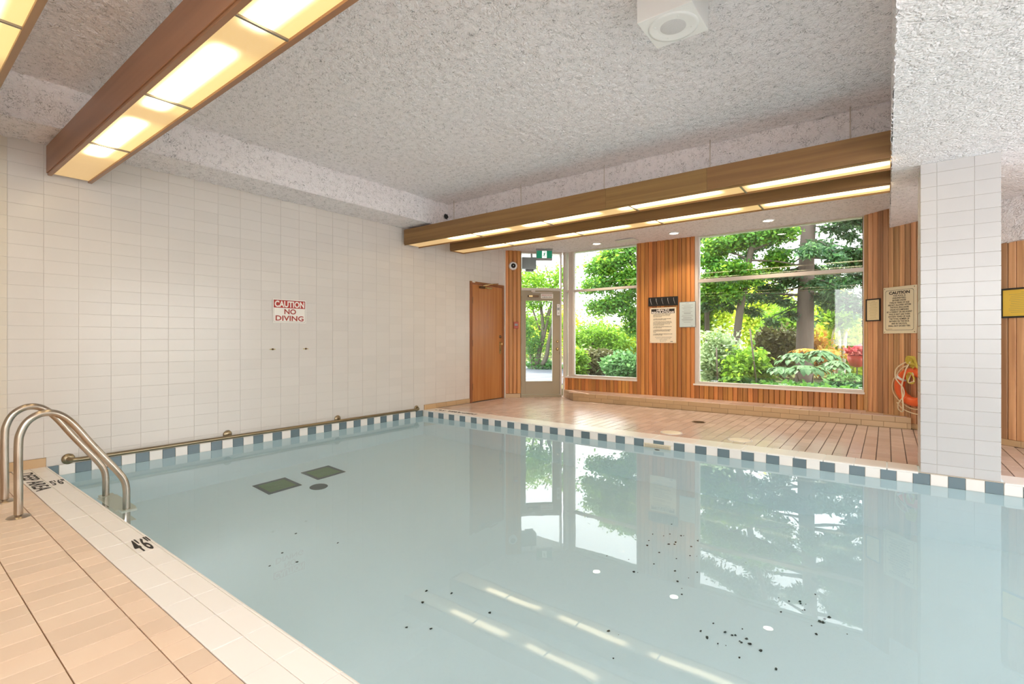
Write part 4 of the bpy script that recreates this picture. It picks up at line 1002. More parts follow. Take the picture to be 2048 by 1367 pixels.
cl = ['THIS POOL IS', 'UNSUPERVISED.', 'BATHERS UNDER', 'TWELVE YEARS OF AGE', 'ARE NOT ALLOWED WITHIN', 'THE POOL ENCLOSURE', 'UNLESS ACCOMPANIED', 'BY A PARENT OR HIS AGENT', 'WHO IS NOT LESS THAN', 'SIXTEEN YEARS OF AGE.', 'THE TOTAL NUMBER OF', 'BATHERS ON THE DECK', 'AND IN THE POOL', 'SHALL NOT EXCEED TEN.']
for i, ln in enumerate(cl):
    text_obj('lettering', ln, 0.03, M['ink'], s, T((0, 0.178-0.0288*i, zz)), maxw=0.0132*len(ln), maxh=0.0205, bold=0.0006)
link('print_mark', mesh_bm('print_mark', (lambda b: (bbox(b, -0.15, -0.238, zz-0.001, -0.09, -0.233, zz), b)[1])(bmesh.new()), M['ink_olive']), s)
for a in (-1, 1):
    for b in (-1, 1): link('screw', lathe_mesh('screw', [(0, 0.006), (0.004, 0.005), (0.005, 0.0)], M['bronze'], 8), s, (a*(hw-0.018), b*0.272, 0.016))
# yellow notice right of the column
u1 = along((6.615, 7.085)); r = empty('yellow_notice', label='yellow printed notice in a black frame right of the column', cat='notice'); r.matrix_basis = FR @ T((u1+0.22, 1.445, 0))
box_obj('paper', (-0.205, -0.135, 0.002), (0.205, 0.135, 0.006), M['paper_yellow'], r)
for q in ((-0.22, -0.150, 0.22, -0.133), (-0.22, 0.133, 0.22, 0.150), (-0.22, -0.133, -0.203, 0.133), (0.203, -0.133, 0.22, 0.133)):
    box_obj('frame_bar', (q[0], q[1], 0.0), (q[2], q[3], 0.016), M['black'], r, 0.002)
yy = 0.105
for k in range(12):
    wd = 0.10 if k == 0 else random.uniform(0.26, 0.31); box_obj('print_line', (-wd/2, yy-0.003, 0.006), (wd/2, yy, 0.0065), M['ink_olive'], r); yy -= 0.018

# ================================================================== LIFE RING WITH ROPE
uc_ = 0.745; rc = 0.515
ring = empty('life_ring', label='orange life ring hanging on the cedar wall half hidden by the column', cat='life ring'); ring.matrix_basis = FR @ T((uc_, rc, 0.075))
R0, r0 = 0.178, 0.053
pts = [(R0*math.cos(2*PI*k/40), R0*math.sin(2*PI*k/40), 0) for k in range(40)]
link('ring_body', tube_mesh('ring_body', pts, r0, M['orange'], 16, closed=True), ring)
for k in range(4):
    a = PI/4+k*PI/2+0.2
    seg_ = [(( R0)*math.cos(a+t)+0, R0*math.sin(a+t), 0) for t in (-0.09, -0.03, 0.03, 0.09)]
    link('ring_band', tube_mesh('ring_band', seg_, r0+0.003, M['white_plastic'] if k == 1 else M['orange'], 16), ring)
gl = [((R0+r0+0.012+0.02*abs(math.sin(2*t)))*math.cos(t+0.985), (R0+r0+0.012+0.02*abs(math.sin(2*t)))*math.sin(t+0.985), 0.01) for t in [2*PI*k/48 for k in range(48)]]
link('grab_line', tube_mesh('grab_line', gl, 0.007, M['rope'], 8, closed=True), ring)
rp = empty('throw_rope', label='coiled cream and yellow throwing rope draped over the life ring', cat='rope'); rp.matrix_basis = ring.matrix_basis.copy()
c1_ = smooth_path([(x*0.8, y*0.92, z) for x, y, z in [(-0.02, 0.33, 0.03), (-0.10, 0.30, 0.07), (-0.19, 0.22, 0.085), (-0.20, 0.10, 0.08), (-0.12, -0.02, 0.05), (-0.10, -0.12, 0.06), (-0.15, -0.22, 0.085), (-0.19, -0.30, 0.05), (-0.12, -0.33, 0.06), (-0.08, -0.24, 0.09), (-0.11, -0.12, 0.07), (-0.13, 0.0, 0.06), (-0.09, 0.12, 0.07), (-0.03, 0.24, 0.09), (0.0, 0.34, 0.05)]], 6)
link('rope_loop', tube_mesh('rope_loop', c1_, 0.0075, M['rope'], 8), rp)
c2_ = smooth_path([(-0.17, -0.20, 0.05), (-0.10, -0.27, 0.05), (0.02, -0.31, 0.04), (0.12, -0.31, 0.04)], 6)
link('rope_tail', tube_mesh('rope_tail', c2_, 0.006, M['rope'], 8), rp)
for k in range(6):
    a = 0.015*k
    c3 = smooth_path([(-0.06+a, 0.30-a, 0.05), (-0.03+a, 0.36, 0.07), (0.03+a*0.6, 0.35-a*0.5, 0.075), (0.05+a*0.4, 0.30-a, 0.06), (0.0+a, 0.275, 0.075)], 5, closed=True)
    link('rope_coil', tube_mesh('rope_coil', c3, 0.008, M['rope_yellow'], 8, closed=True), rp)
for k in range(3):
    c3 = smooth_path([(-0.06+0.02*k, 0.12, 0.04), (-0.02+0.02*k, 0.17, 0.05), (0.04, 0.12-0.02*k, 0.06), (0.03, 0.05+0.01*k, 0.05), (-0.03, 0.05, 0.05)], 5, closed=True)
    link('rope_coil', tube_mesh('rope_coil', c3, 0.007, M['rope_yellow'] if k < 2 else M['rope'], 8, closed=True), rp)

# ================================================================== POOL LADDER
lad = empty('pool_ladder', (1.24, 0.56, 0.0), label='stainless steel pool ladder with two arched handrails at the near left corner', cat='ladder')
prof = [(0.565, -0.004), (0.565, 0.15), (0.565, 0.43), (0.575, 0.51), (0.606, 0.575), (0.66, 0.612), (0.72, 0.612), (0.775, 0.578), (0.83, 0.51), (0.905, 0.39), (0.985, 0.27), (1.05, 0.172), (1.083, 0.11), (1.096, 0.05), (1.098, -0.05), (1.098, -0.5), (1.09, -1.0), (1.09, -1.2)]
pr_ = smooth_path([(0, y-0.56, z) for y, z in prof], 5)
for x in (1.482, 1.000):
    o = link('handrail', tube_mesh('handrail', pr_, 0.0215, M['steel'], 20), lad, (x-1.24, 0, 0))
    e = link('escutcheon', lathe_mesh('escutcheon', [(0.022, 0.016), (0.028, 0.014), (0.050, 0.006), (0.056, 0.0)], M['steel'], 28), lad, (x-1.24, 0.005, 0.0))
for i, z in enumerate((-0.115, -0.42, -0.72, -1.02)):
    bm = bmesh.new(); bbox(bm, -0.225, 0.515-0.035, z-0.012, 0.225, 0.515+0.085, z+0.0, bev=0.008)
    link('tread', mesh_bm('tread', bm, M['tread']), lad)
bm = bmesh.new()
for sx in (-0.241, 0.241):
    bbox(bm, sx-0.045, 0.50, -0.16, sx+0.045, 0.59, -0.105, bev=0.01)
link('tread_bracket', mesh_bm('tread_bracket', bm, M['tread']), lad)
# wall handrail
hr = empty('wall_handrail', (0.0, 3.05, 0.03), label='long tarnished metal grab rail along the left wall just above the water', cat='handrail')
pth = smooth_path([(0.002, 1.075-3.05, 0.008), (0.045, 1.078-3.05, 0.008), (0.068, 1.10-3.05, 0.006), (0.072, 1.15-3.05, 0.004)], 5) + [Vector((0.072, y-3.05, 0.004)) for y in (1.6, 2.4, 3.2, 4.0, 4.8)] + smooth_path([(0.072, 4.98-3.05, 0.004), (0.068, 5.03-3.05, 0.005), (0.045, 5.055-3.05, 0.008), (0.002, 5.06-3.05, 0.008)], 5)
link('rail_tube', tube_mesh('rail_tube', pth, 0.0185, M['steel_dark'], 16), hr)
for y in (1.075, 2.375, 3.714, 5.06):
    o = link('flange', lathe_mesh('flange', [(0.0, 0.014), (0.025, 0.012), (0.044, 0.004), (0.046, 0.0)], M['steel_dark'], 24), hr, (0.001, y-3.05, 0.008 if y in (1.075, 5.06) else 0.022)); o.rotation_euler = (0, PI/2, 0)
    if y in (2.375, 3.714):
        link('rail_bracket', tube_mesh('rail_bracket', [(0.003, y-3.05, 0.022), (0.05, y-3.05, 0.02), (0.066, y-3.05, 0.012)], 0.010, M['steel_dark'], 10), hr)

# ================================================================== POOL FITTINGS
def drain(name, x0, y0, x1, y1, label):
    r = empty(name, ((x0+x1)/2, (y0+y1)/2, ZB), label=label, cat='pool drain', group='square floor drains')
    w2, h2 = (x1-x0)/2, (y1-y0)/2
    for q in ((-w2, -h2, w2, -h2+0.035), (-w2, h2-0.035, w2, h2), (-w2, -h2+0.035, -w2+0.035, h2-0.035), (w2-0.035, -h2+0.035, w2, h2-0.035)):
        box_obj('drain_frame', (q[0], q[1], 0), (q[2], q[3], 0.012), M['drain_dark'], r)
    bm = bmesh.new(); bbox(bm, -w2+0.035, -h2+0.035, 0, w2-0.035, h2-0.035, 0.006)
    link('drain_cover', mesh_bm('drain_cover', bm, M['drain_green']), r)
    for k in range(7):
        x = -w2+0.055+k*(2*w2-0.11)/6; box_obj('drain_slat', (x-0.010, -h2+0.04, 0.006), (x+0.010, h2-0.04, 0.012), M['drain_green'], r)
drain('floor_drain', 0.34, 2.478, 0.69, 2.832, 'green square floor drain under water, the nearer of two')
drain('floor_drain', 0.32, 3.03, 0.67, 3.382, 'green square floor drain under water, the farther of two')
r = empty('round_outlet', (0.86, 2.925, ZB), label='dark round outlet on the pool floor beside the square drains', cat='pool outlet')
link('outlet_cap', lathe_mesh('outlet_cap', [(0, 0.012), (0.07, 0.012), (0.088, 0.006), (0.092, 0)], M['drain_dark'], 28), r)
r = empty('skimmer_grille', ((SK0+SK1)/2, YF-0.008, -0.086), label='bronze slotted grille in the far waterline tiles', cat='grille')
hw2 = (SK1-SK0)/2
for q in ((-hw2, -0.036, hw2, -0.026), (-hw2, 0.026, hw2, 0.036), (-hw2, -0.026, -hw2+0.012, 0.026), (hw2-0.012, -0.026, hw2, 0.026)):
    box_obj('grille_frame', (q[0], -0.004, q[1]), (q[2], 0.012, q[3]), M['sign_cream2'], r)
box_obj('grille_back', (-hw2+0.012, 0.006, -0.026), (hw2-0.012, 0.012, 0.026), M['ink'], r)
for k in range(27):
    x = -hw2+0.018+k*(2*hw2-0.036)/26; box_obj('grille_slat', (x-0.0028, -0.003, -0.026), (x+0.0028, 0.006, 0.026), M['sign_cream2'], r)
for x, y, lb in ((3.68, 5.66, 'round cream skimmer lid in the far deck nearer the drain'), (4.417, 5.68, 'round cream skimmer lid in the far deck farther right')):
    r = empty('deck_skimmer', (x, y, 0.001), label=lb, cat='skimmer cover', group='skimmer covers in the far deck')
    link('lid', lathe_mesh('lid', [(0, 0.004), (0.10, 0.004), (0.108, 0.001), (0.108, -0.004)], M['sign_cream2'], 32), r)
    link('lid_rim', lathe_mesh('lid_rim', [(0.110, -0.004), (0.110, 0.002), (0.122, 0.002), (0.122, -0.004)], M['alum_light'], 32), r)
r = empty('deck_drain', (3.711, 6.60, 0.0), label='small dark round drain grate in the far deck', cat='floor drain')
link('grate_rim', lathe_mesh('grate_rim', [(0.07, 0.0), (0.07, 0.004), (0.085, 0.004), (0.085, 0.0)], M['bronze'], 28), r)
link('grate_bowl', lathe_mesh('grate_bowl', [(0, 0.001), (0.07, 0.0015)], M['black'], 28), r)
for k in range(6):
    y = -0.055+k*0.022; hwk = math.sqrt(max(0.0001, 0.07**2-y*y)); box_obj('grate_bar', (-hwk, y-0.003, 0.001), (hwk, y+0.003, 0.004), M['bronze'], r)
r = empty('wall_inlet', (3.689, YF+0.004, -0.20), label='small dark inlet below the slotted grille under water', cat='inlet')
o = link('inlet_cap', lathe_mesh('inlet_cap', [(0, 0.01), (0.02, 0.01), (0.03, 0.0)], M['black'], 16), r); o.rotation_euler = (PI/2, 0, 0)
# dark debris on the pool floor: loose leaf scraps
bm = bmesh.new()
cl_ = [(5.208, 3.723, 0.16, 11), (5.35, 3.59, 0.10, 8), (4.868, 3.12, 0.15, 9), (5.012, 3.23, 0.12, 8), (4.187, 4.12, 0.30, 14), (4.22, 3.47, 0.25, 7), (1.9, 2.0, 0.3, 5), (4.5, 3.8, 0.5, 10), (3.2, 2.2, 0.5, 6), (4.75, 2.6, 0.4, 8)]
for cx, cy, sp, n in cl_:
    for _ in range(n):
        x, y = random.gauss(cx, sp*0.5), random.gauss(cy, sp*0.5); r_ = random.uniform(0.004, 0.014); a = random.random()*PI
        if not (0.1 < x < 9 and 1.1 < y < 5.0): continue
        v = [bm.verts.new((x+r_*math.cos(a+t)*(1 if i % 2 else 0.6), y+r_*math.sin(a+t), ZB+0.004+0.004*random.random())) for i, t in enumerate((0, 1.2, 2.4, 3.6, 4.9))]
        bm.faces.new(v)
o = link('leaf_debris', mesh_bm('leaf_debris', bm, M['debris'])); setp(o, 'scattered dark leaf scraps sunk on the pool floor', 'debris', kind='stuff')
# depth markings painted on the coping
ZC = 0.0025
def mark(s_, cx, cy, rd, w_, h_, name='depth_marking', label=None):
    """rd: reading direction (unit vector in the deck plane)"""
    rdv = Vector((rd[0], rd[1], 0)); up = Vector((0, 0, 1)).cross(rdv)
    mt = frame((cx, cy, ZC), rdv, up)
    o = text_obj(name, s_, 0.1, M['ink'], None, mt, maxw=w_, maxh=h_, bold=0.0018, thick=0.0008)
    o.matrix_basis = mt
    return setp(o, label, 'marking')
mark('DEEP AREA', 0.53, 0.779, (1, 0), 0.72, 0.086, label='black DEEP AREA lettering on the near coping by the ladder')
mark("5'6\"", 0.70, 0.884, (0, 1), 0.085, 0.17, label='black depth number 5 feet 6 on the near coping by the ladder')
mark("4'6\"", 2.565, 0.884, (0, 1), 0.088, 0.215, label='black depth number 4 feet 6 on the near coping')
mark('DEEP AREA  5\'6"', 0.56, 5.33, (-1, 0), 0.80, 0.085, label='small black lettering on the far coping at the left corner')

# ================================================================== OUTDOORS
GZ = 0.12
bm = bmesh.new(); bbox(bm, -30, 8.25, GZ-0.4, 40, 60, GZ)
struct('ground', bm, M['soil'], kind='structure', label='garden soil outside the windows')
path = empty('garden_path', (-2, 12, GZ), kind='structure', label='grey paved path outside the emergency door')
pu = grid_rects(-9.5, 1.2, 9.0, 17.5, [-9.5+0.6*k for k in range(30)], [9.0+0.6*k for k in range(16)], M['paver'])
lay(path, frame((2, -12, 0.0), (1, 0, 0), (0, 1, 0)), pu, t=0.03, gap=0.02, ch=0.005, name='paver', limit=120)
def leaves(name, blobs, n, size, m, parent, seed=0, shell=0.55, droop=0.0, aspect=1.7, clump=0, fold=0.25):
    """leaf quads spread in ellipsoid blobs (cx,cy,cz,rx,ry,rz)"""
    r = np.random.default_rng(seed); B = np.array(blobs, float)
    vol = (B[:, 3]*B[:, 4]*B[:, 5])**0.8; idx = r.choice(len(B), n, p=vol/vol.sum())
    d = r.normal(size=(n, 3)); d /= np.linalg.norm(d, axis=1)[:, None]
    rad = (shell + (1-shell)*r.random(n))[:, None] * (0.75+0.5*r.random((n, 1))) if shell > 0 else r.random((n, 1))**0.5
    c = B[idx, :3] + d*rad*B[idx, 3:6]
    if clump:
        k = r.choice(n, clump); c = c[k][r.integers(0, clump, n)] + r.normal(size=(n, 3))*size*1.6
    u = r.normal(size=(n, 3)); u[:, 2] = u[:, 2]*0.6 - droop; u /= np.linalg.norm(u, axis=1)[:, None]
    w_ = np.cross(u, r.normal(size=(n, 3))+np.array([0, 0, 1.2])); w_ /= np.linalg.norm(w_, axis=1)[:, None]
    nn = np.cross(u, w_); s_ = size*(0.6+0.8*r.random(n))[:, None]
    p0 = c; p1 = c + u*s_*0.5*aspect + w_*s_*0.5 + nn*s_*fold*0.3; p2_ = c + u*s_*aspect; p3 = c + u*s_*0.5*aspect - w_*s_*0.5 + nn*s_*fold*0.3
    co_ = np.stack([p0, p1, p2_, p3], 1).reshape(-1, 3)
    me = bpy.data.meshes.new(name); me.vertices.add(4*n); me.vertices.foreach_set('co', co_.ravel())
    me.loops.add(4*n); me.loops.foreach_set('vertex_index', np.arange(4*n, dtype=np.int32)); me.polygons.add(n)
    me.polygons.foreach_set('loop_start', np.arange(n, dtype=np.int32)*4); me.polygons.foreach_set('loop_total', np.full(n, 4, np.int32))
    me.update(calc_edges=True); me.materials.append(m)
    o = link(name, me, parent); 
    if parent: o['kind'] = 'stuff'
    return o
def trunk(parent, pts, r0_, r1_, m, name='trunk', seg=10):
    P = smooth_path(pts, 5); n = len(P)
    return link(name, tube_mesh(name, P, 0, m, seg, radii=[r0_+(r1_-r0_)*i/(n-1) for i in range(n)]), parent)
def branchy(parent, base, tips, r0_, m, seed=0, name='branch'):
    r = random.Random(seed)
    for t in tips:
        a = Vector(base) if not isinstance(base, list) else Vector(r.choice(base)); b = Vector(t); mid = (a+b)/2 + Vector((r.uniform(-0.2, 0.2), r.uniform(-0.2, 0.2), r.uniform(0.0, 0.35)))
        trunk(parent, [a, mid, b], r0_, r0_*0.25, m, name, 6)
def plant(name, px, Yp, label, cat='shrub', group=None):
    p = onY(px, 700, Yp); return empty(name, (p.x, Yp, GZ), label=label, cat=cat, group=group), p.x
def loc(parent, pts): return [tuple(Vector(p)-parent.location) for p in pts]
def bush(name, px, Yp, ytop, wpx, m, n, size, label, seed, ybot=None, droop=0.0, clump=0, nblob=7, cat='shrub'):
    """rounded shrub at sight line px, depth Yp, reaching up to image row ytop, wpx wide"""
    r = random.Random(seed); t, x = plant(name, px, Yp, label, cat); zt = onY(px, ytop, Yp).z
    hw_ = abs(onY(px+wpx/2, 700, Yp).x - onY(px-wpx/2, 700, Yp).x)/2; h = zt-GZ
    bl_ = [(0, 0, h*0.5, hw_*0.8, hw_*0.7, h*0.5)]
    for k in range(nblob):
        a = r.random()*2*PI; bl_.append((hw_*0.5*math.cos(a), hw_*0.5*math.sin(a), h*r.uniform(0.3, 0.75), hw_*r.uniform(0.35, 0.55), hw_*r.uniform(0.35, 0.5), h*r.uniform(0.2, 0.3)))
    leaves('foliage', bl_, n, size, m, t, seed, 0.4, droop, clump=clump)
    for k in range(4): trunk(t, [(0, 0, -0.03), (r.uniform(-0.2, 0.2)*hw_, 0, h*0.3), (r.uniform(-0.6, 0.6)*hw_, r.uniform(-0.3, 0.3), h*0.75)], 0.02, 0.006, M['bark_dark'], 'stem', 6)
    return t
def W(x, y, Yp): return onY(x, y, Yp)
# --- multi-stemmed tree behind the emergency door
t, tx = plant('garden_tree', 1075, 13.0, 'multi stemmed tree with bright leaves seen through the emergency door', 'tree')
zb = 0.0
for pts, r0_ in (([(1068, 745), (1064, 715), (1052, 680), (1048, 640)], 0.09), ([(1070, 745), (1078, 705), (1086, 660), (1080, 600)], 0.10), ([(1076, 745), (1092, 715), (1098, 680), (1112, 620)], 0.09), ([(1084, 690), (1098, 630), (1115, 560)], 0.05), ([(1050, 690), (1040, 640), (1050, 560)], 0.04), ([(1080, 660), (1060, 600), (1050, 540)], 0.035), ([(1090, 640), (1105, 590), (1090, 530)], 0.035)):
    P = [tuple(W(x, y, 13.0)-t.location) for x, y in pts]
    if pts[0][1] > 740: P[0] = (P[0][0], P[0][1], -0.05)
    trunk(t, P, r0_, r0_*0.45, M['bark_dark'], 'stem')
def B(x, y, Yp, wpx, hpx, dep=None):
    p = W(x, y, Yp); rx = abs(W(x+wpx/2, y, Yp).x-W(x-wpx/2, y, Yp).x)/2; rz = abs(W(x, y-hpx/2, Yp).z-W(x, y+hpx/2, Yp).z)/2
    return (p.x, p.y, p.z, rx, dep or rx*0.8, rz)
def rel(t, bl_): return [(b[0]-t.location.x, b[1]-t.location.y, b[2]-t.location.z, *b[3:]) for b in bl_]
leaves('foliage', rel(t, [B(1060, 560, 13, 90, 50), B(1100, 590, 13, 90, 50), B(1050, 640, 13.3, 60, 60), B(1100, 650, 13.3, 70, 60), B(1120, 550, 13, 60, 50), B(1060, 600, 12.6, 60, 40), B(1105, 690, 13.5, 40, 50)]), 9000, 0.055, M['leaf_bright'], t, 1, 0.2, 0.2, clump=900)
leaves('foliage', rel(t, [B(1065, 690, 12.8, 40, 70), B(1052, 660, 12.8, 30, 50)]), 1200, 0.055, M['leaf_green'], t, 2, 0.2, clump=150)
bush('low_shrub', 1090, 13.4, 722, 70, M['leaf_shrub'], 1800, 0.08, 'low green shrub at the foot of the multi stemmed tree', 5)
# --- window 1 garden
t, tx = plant('garden_tree', 1330, 11.5, 'spreading maple reaching in from the right of the left window', 'tree')
trunk(t, [(0, 0, -0.05), (0.05, 0, 1.2), (-0.1, 0, 2.4), (-0.2, 0, 4.0)], 0.14, 0.07, M['bark_dark'])
for pts, r_ in (([(1320, 640), (1270, 618), (1240, 610), (1205, 622)], 0.045), ([(1320, 600), (1275, 585), (1250, 570), (1220, 575)], 0.04), ([(1325, 560), (1270, 530), (1225, 520), (1185, 540)], 0.04), ([(1325, 520), (1270, 500), (1230, 495)], 0.03), ([(1250, 570), (1225, 545), (1190, 560)], 0.02)):
    trunk(t, [tuple(W(x, y, 11.5)-t.location) for x, y in pts], r_, r_*0.3, M['bark_dark'], 'branch', 7)
bl_ = [B(1235, 520, 11.5, 90, 34), B(1260, 495, 11.6, 70, 24), B(1200, 535, 11.4, 70, 28), B(1250, 555, 11.5, 80, 30), B(1205, 568, 11.3, 70, 22), B(1180, 575, 11.3, 40, 16), B(1245, 600, 11.4, 70, 30), B(1215, 612, 11.2, 60, 26), B(1262, 625, 11.3, 40, 30), B(1190, 615, 11.2, 40, 20), B(1290, 560, 11.5, 80, 90), B(1225, 505, 11.4, 50, 20), B(1265, 650, 11.4, 30, 40)]
leaves('foliage', rel(t, bl_), 13000, 0.05, M['leaf_green'], t, 3, 0.15, 0.1, clump=800)
leaves('foliage', rel(t, bl_), 7000, 0.05, M['leaf_bright'], t, 4, 0.15, 0.1, clump=420)
bush('round_shrub', 1185, 11.2, 697, 84, M['leaf_olive'], 9000, 0.05, 'dark olive clipped round shrub behind the left window', 11)
bush('leafy_shrub', 1250, 10.3, 703, 100, M['leaf_shrub'], 7000, 0.06, 'glossy green shrub at the lower right of the left window', 12)
bush('leafy_shrub', 1158, 10.6, 693, 40, M['leaf_bright'], 2500, 0.06, 'bright green shrub at the lower left of the left window', 13)
bush('airy_shrub', 1195, 13.5, 632, 120, M['leaf_bright'], 12000, 0.05, 'tall airy light green shrub behind the left window', 14, clump=900)
bush('airy_shrub', 1262, 14.5, 650, 70, M['leaf_yellow'], 7000, 0.06, 'tall yellow green sunlit shrub behind the left window', 15, clump=500)
# --- large window: conifer
t, tx = plant('conifer_tree', 1606, 13.0, 'large conifer with a thick grey trunk behind the large window', 'tree')
P = [tuple(W(x, y, 13.0)-t.location) for x, y in ((1608, 720), (1611, 620), (1613, 520), (1618, 430), (1622, 300))]; P[0] = (P[0][0], 0, -0.05)
trunk(t, P, 0.185, 0.13, M['bark'], seg=16)
rr = random.Random(3); nb = []
for k in range(34):
    z_ = rr.uniform(1.9, 5.2); a = rr.uniform(0, 2*PI); L_ = rr.uniform(1.6, 3.0)
    b0 = Vector((0.05, 0, z_)); e = b0 + Vector((L_*math.cos(a), L_*math.sin(a)*0.7, -rr.uniform(0.1, 0.6)))
    m_ = (b0+e)/2 + Vector((0, 0, 0.12)); trunk(t, [b0, m_, e], 0.035, 0.008, M['bark_dark'], 'branch', 6)
    for q in range(7):
        f = 0.35+0.65*q/6; p = b0.lerp(e, f); p.z += 0.12*math.sin(f*PI); nb.append((p.x, p.y, p.z-0.08, 0.26, 0.22, 0.13))
for x, y, wp in ((1440, 575, 60), (1480, 590, 70), (1530, 575, 70), (1560, 600, 60), (1500, 620, 50), (1450, 610, 40), (1580, 560, 60), (1580, 625, 40), (1640, 590, 50), (1660, 610, 50), (1690, 470, 60), (1660, 455, 70), (1700, 500, 40), (1560, 500, 50), (1570, 545, 60), (1540, 640, 30), (1690, 560, 40)):
    b_ = rel(t, [B(x, y, 13.0, wp, 16, 0.3)])[0]; nb.append(b_); nb.append((b_[0]+0.15, b_[1]-0.1, b_[2]-0.08, b_[3]*0.7, 0.25, b_[5]))
    trunk(t, [(0.0, 0.0, b_[2]+0.35), ((b_[0])*0.5, 0, b_[2]+0.22), (b_[0], b_[1], b_[2]+0.05)], 0.022, 0.006, M['bark_dark'], 'branch', 6)
leaves('needle_spray', nb, 42000, 0.036, M['needle'], t, 21, 0.1, 0.5, aspect=3.0)
leaves('needle_spray', nb[::2], 5000, 0.05, M['leaf_shrub'], t, 22, 0.1, 0.5, aspect=2.6)
t, tx = plant('leaning_tree', 1470, 11.8, 'slim dark leaning tree left of the conifer', 'tree')
P = [tuple(W(x, y, 11.8)-t.location) for x, y in ((1462, 720), (1480, 620), (1492, 560), (1500, 510), (1512, 460), (1530, 380))]; P[0] = (P[0][0], 0, -0.05)
trunk(t, P, 0.085, 0.05, M['bark_dark'])
for pts in (([(1498, 520), (1460, 505), (1420, 520)]), ([(1494, 545), (1440, 530), (1405, 560)]), ([(1505, 500), (1560, 480), (1600, 478)]), ([(1500, 520), (1550, 522), (1600, 530)])):
    trunk(t, [tuple(W(x, y, 11.8)-t.location) for x, y in pts], 0.03, 0.01, M['bark_dark'], 'branch', 6)
bl_ = [B(1440, 490, 11.8, 80, 30), B(1480, 480, 11.9, 70, 34), B(1520, 470, 11.8, 80, 30), B(1420, 520, 11.7, 60, 24), B(1460, 540, 11.6, 90, 26), B(1500, 555, 11.6, 50, 24), B(1560, 465, 11.8, 70, 24), B(1460, 585, 11.6, 60, 24), B(1420, 590, 11.8, 50, 30), B(1415, 560, 11.6, 30, 30), B(1550, 520, 12.0, 60, 30)]
leaves('foliage', rel(t, bl_), 12000, 0.048, M['leaf_green'], t, 23, 0.1, 0.1, clump=700)
leaves('foliage', rel(t, bl_), 8000, 0.048, M['leaf_bright'], t, 24, 0.1, 0.1, clump=450)
t, tx = plant('forked_tree', 1412, 12.6, 'small forked dark tree at the left edge of the large window', 'tree')
P = [tuple(W(x, y, 12.6)-t.location) for x, y in ((1413, 720), (1414, 640), (1408, 610), (1398, 590))]; P[0] = (P[0][0], 0, -0.05)
trunk(t, P, 0.07, 0.035, M['bark_dark']); trunk(t, [tuple(W(x, y, 12.6)-t.location) for x, y in ((1414, 640), (1422, 610), (1440, 590))], 0.035, 0.015, M['bark_dark'], 'branch', 6)
leaves('foliage', rel(t, [B(1410, 610, 12.8, 60, 50), B(1440, 600, 12.8, 60, 40), B(1405, 640, 12.9, 40, 50)]), 3000, 0.08, M['leaf_bright'], t, 25, 0.1)
bush('variegated_shrub', 1440, 10.4, 655, 95, M['leaf_pale'], 9000, 0.05, 'pale grey green variegated shrub at the lower left of the large window', 31, clump=1200)
bush('grassy_shrub', 1490, 10.0, 700, 90, M['leaf_bright'], 4500, 0.06, 'feathery yellow green shrub at the bottom of the large window', 32, droop=0.2, clump=600)
bush('reflection_bush', 1560, 13.8, 655, 110, M['leaf_olive'], 9000, 0.06, 'dark brown green bush shape standing in for a window reflection left of the conifer trunk', 33)  # stands for a dark reflection in the glass, built as foliage
# stakes
for a, b, lb in (((1500, 657), (1516, 768), 'thin grey leaning garden stake in the middle of the large window'), ((1433, 695), (1436, 772), 'thin green garden stake at the left of the large window')):
    p0, p1 = W(*a, 9.6), W(*b, 9.6); r = empty('garden_stake', (p1.x, 9.6, GZ), label=lb, cat='stake')
    link('stake', tube_mesh('stake', [(0, 0, -0.05), tuple(p0-Vector((p1.x, 9.6, GZ)))], 0.013, M['bark'], 8), r)
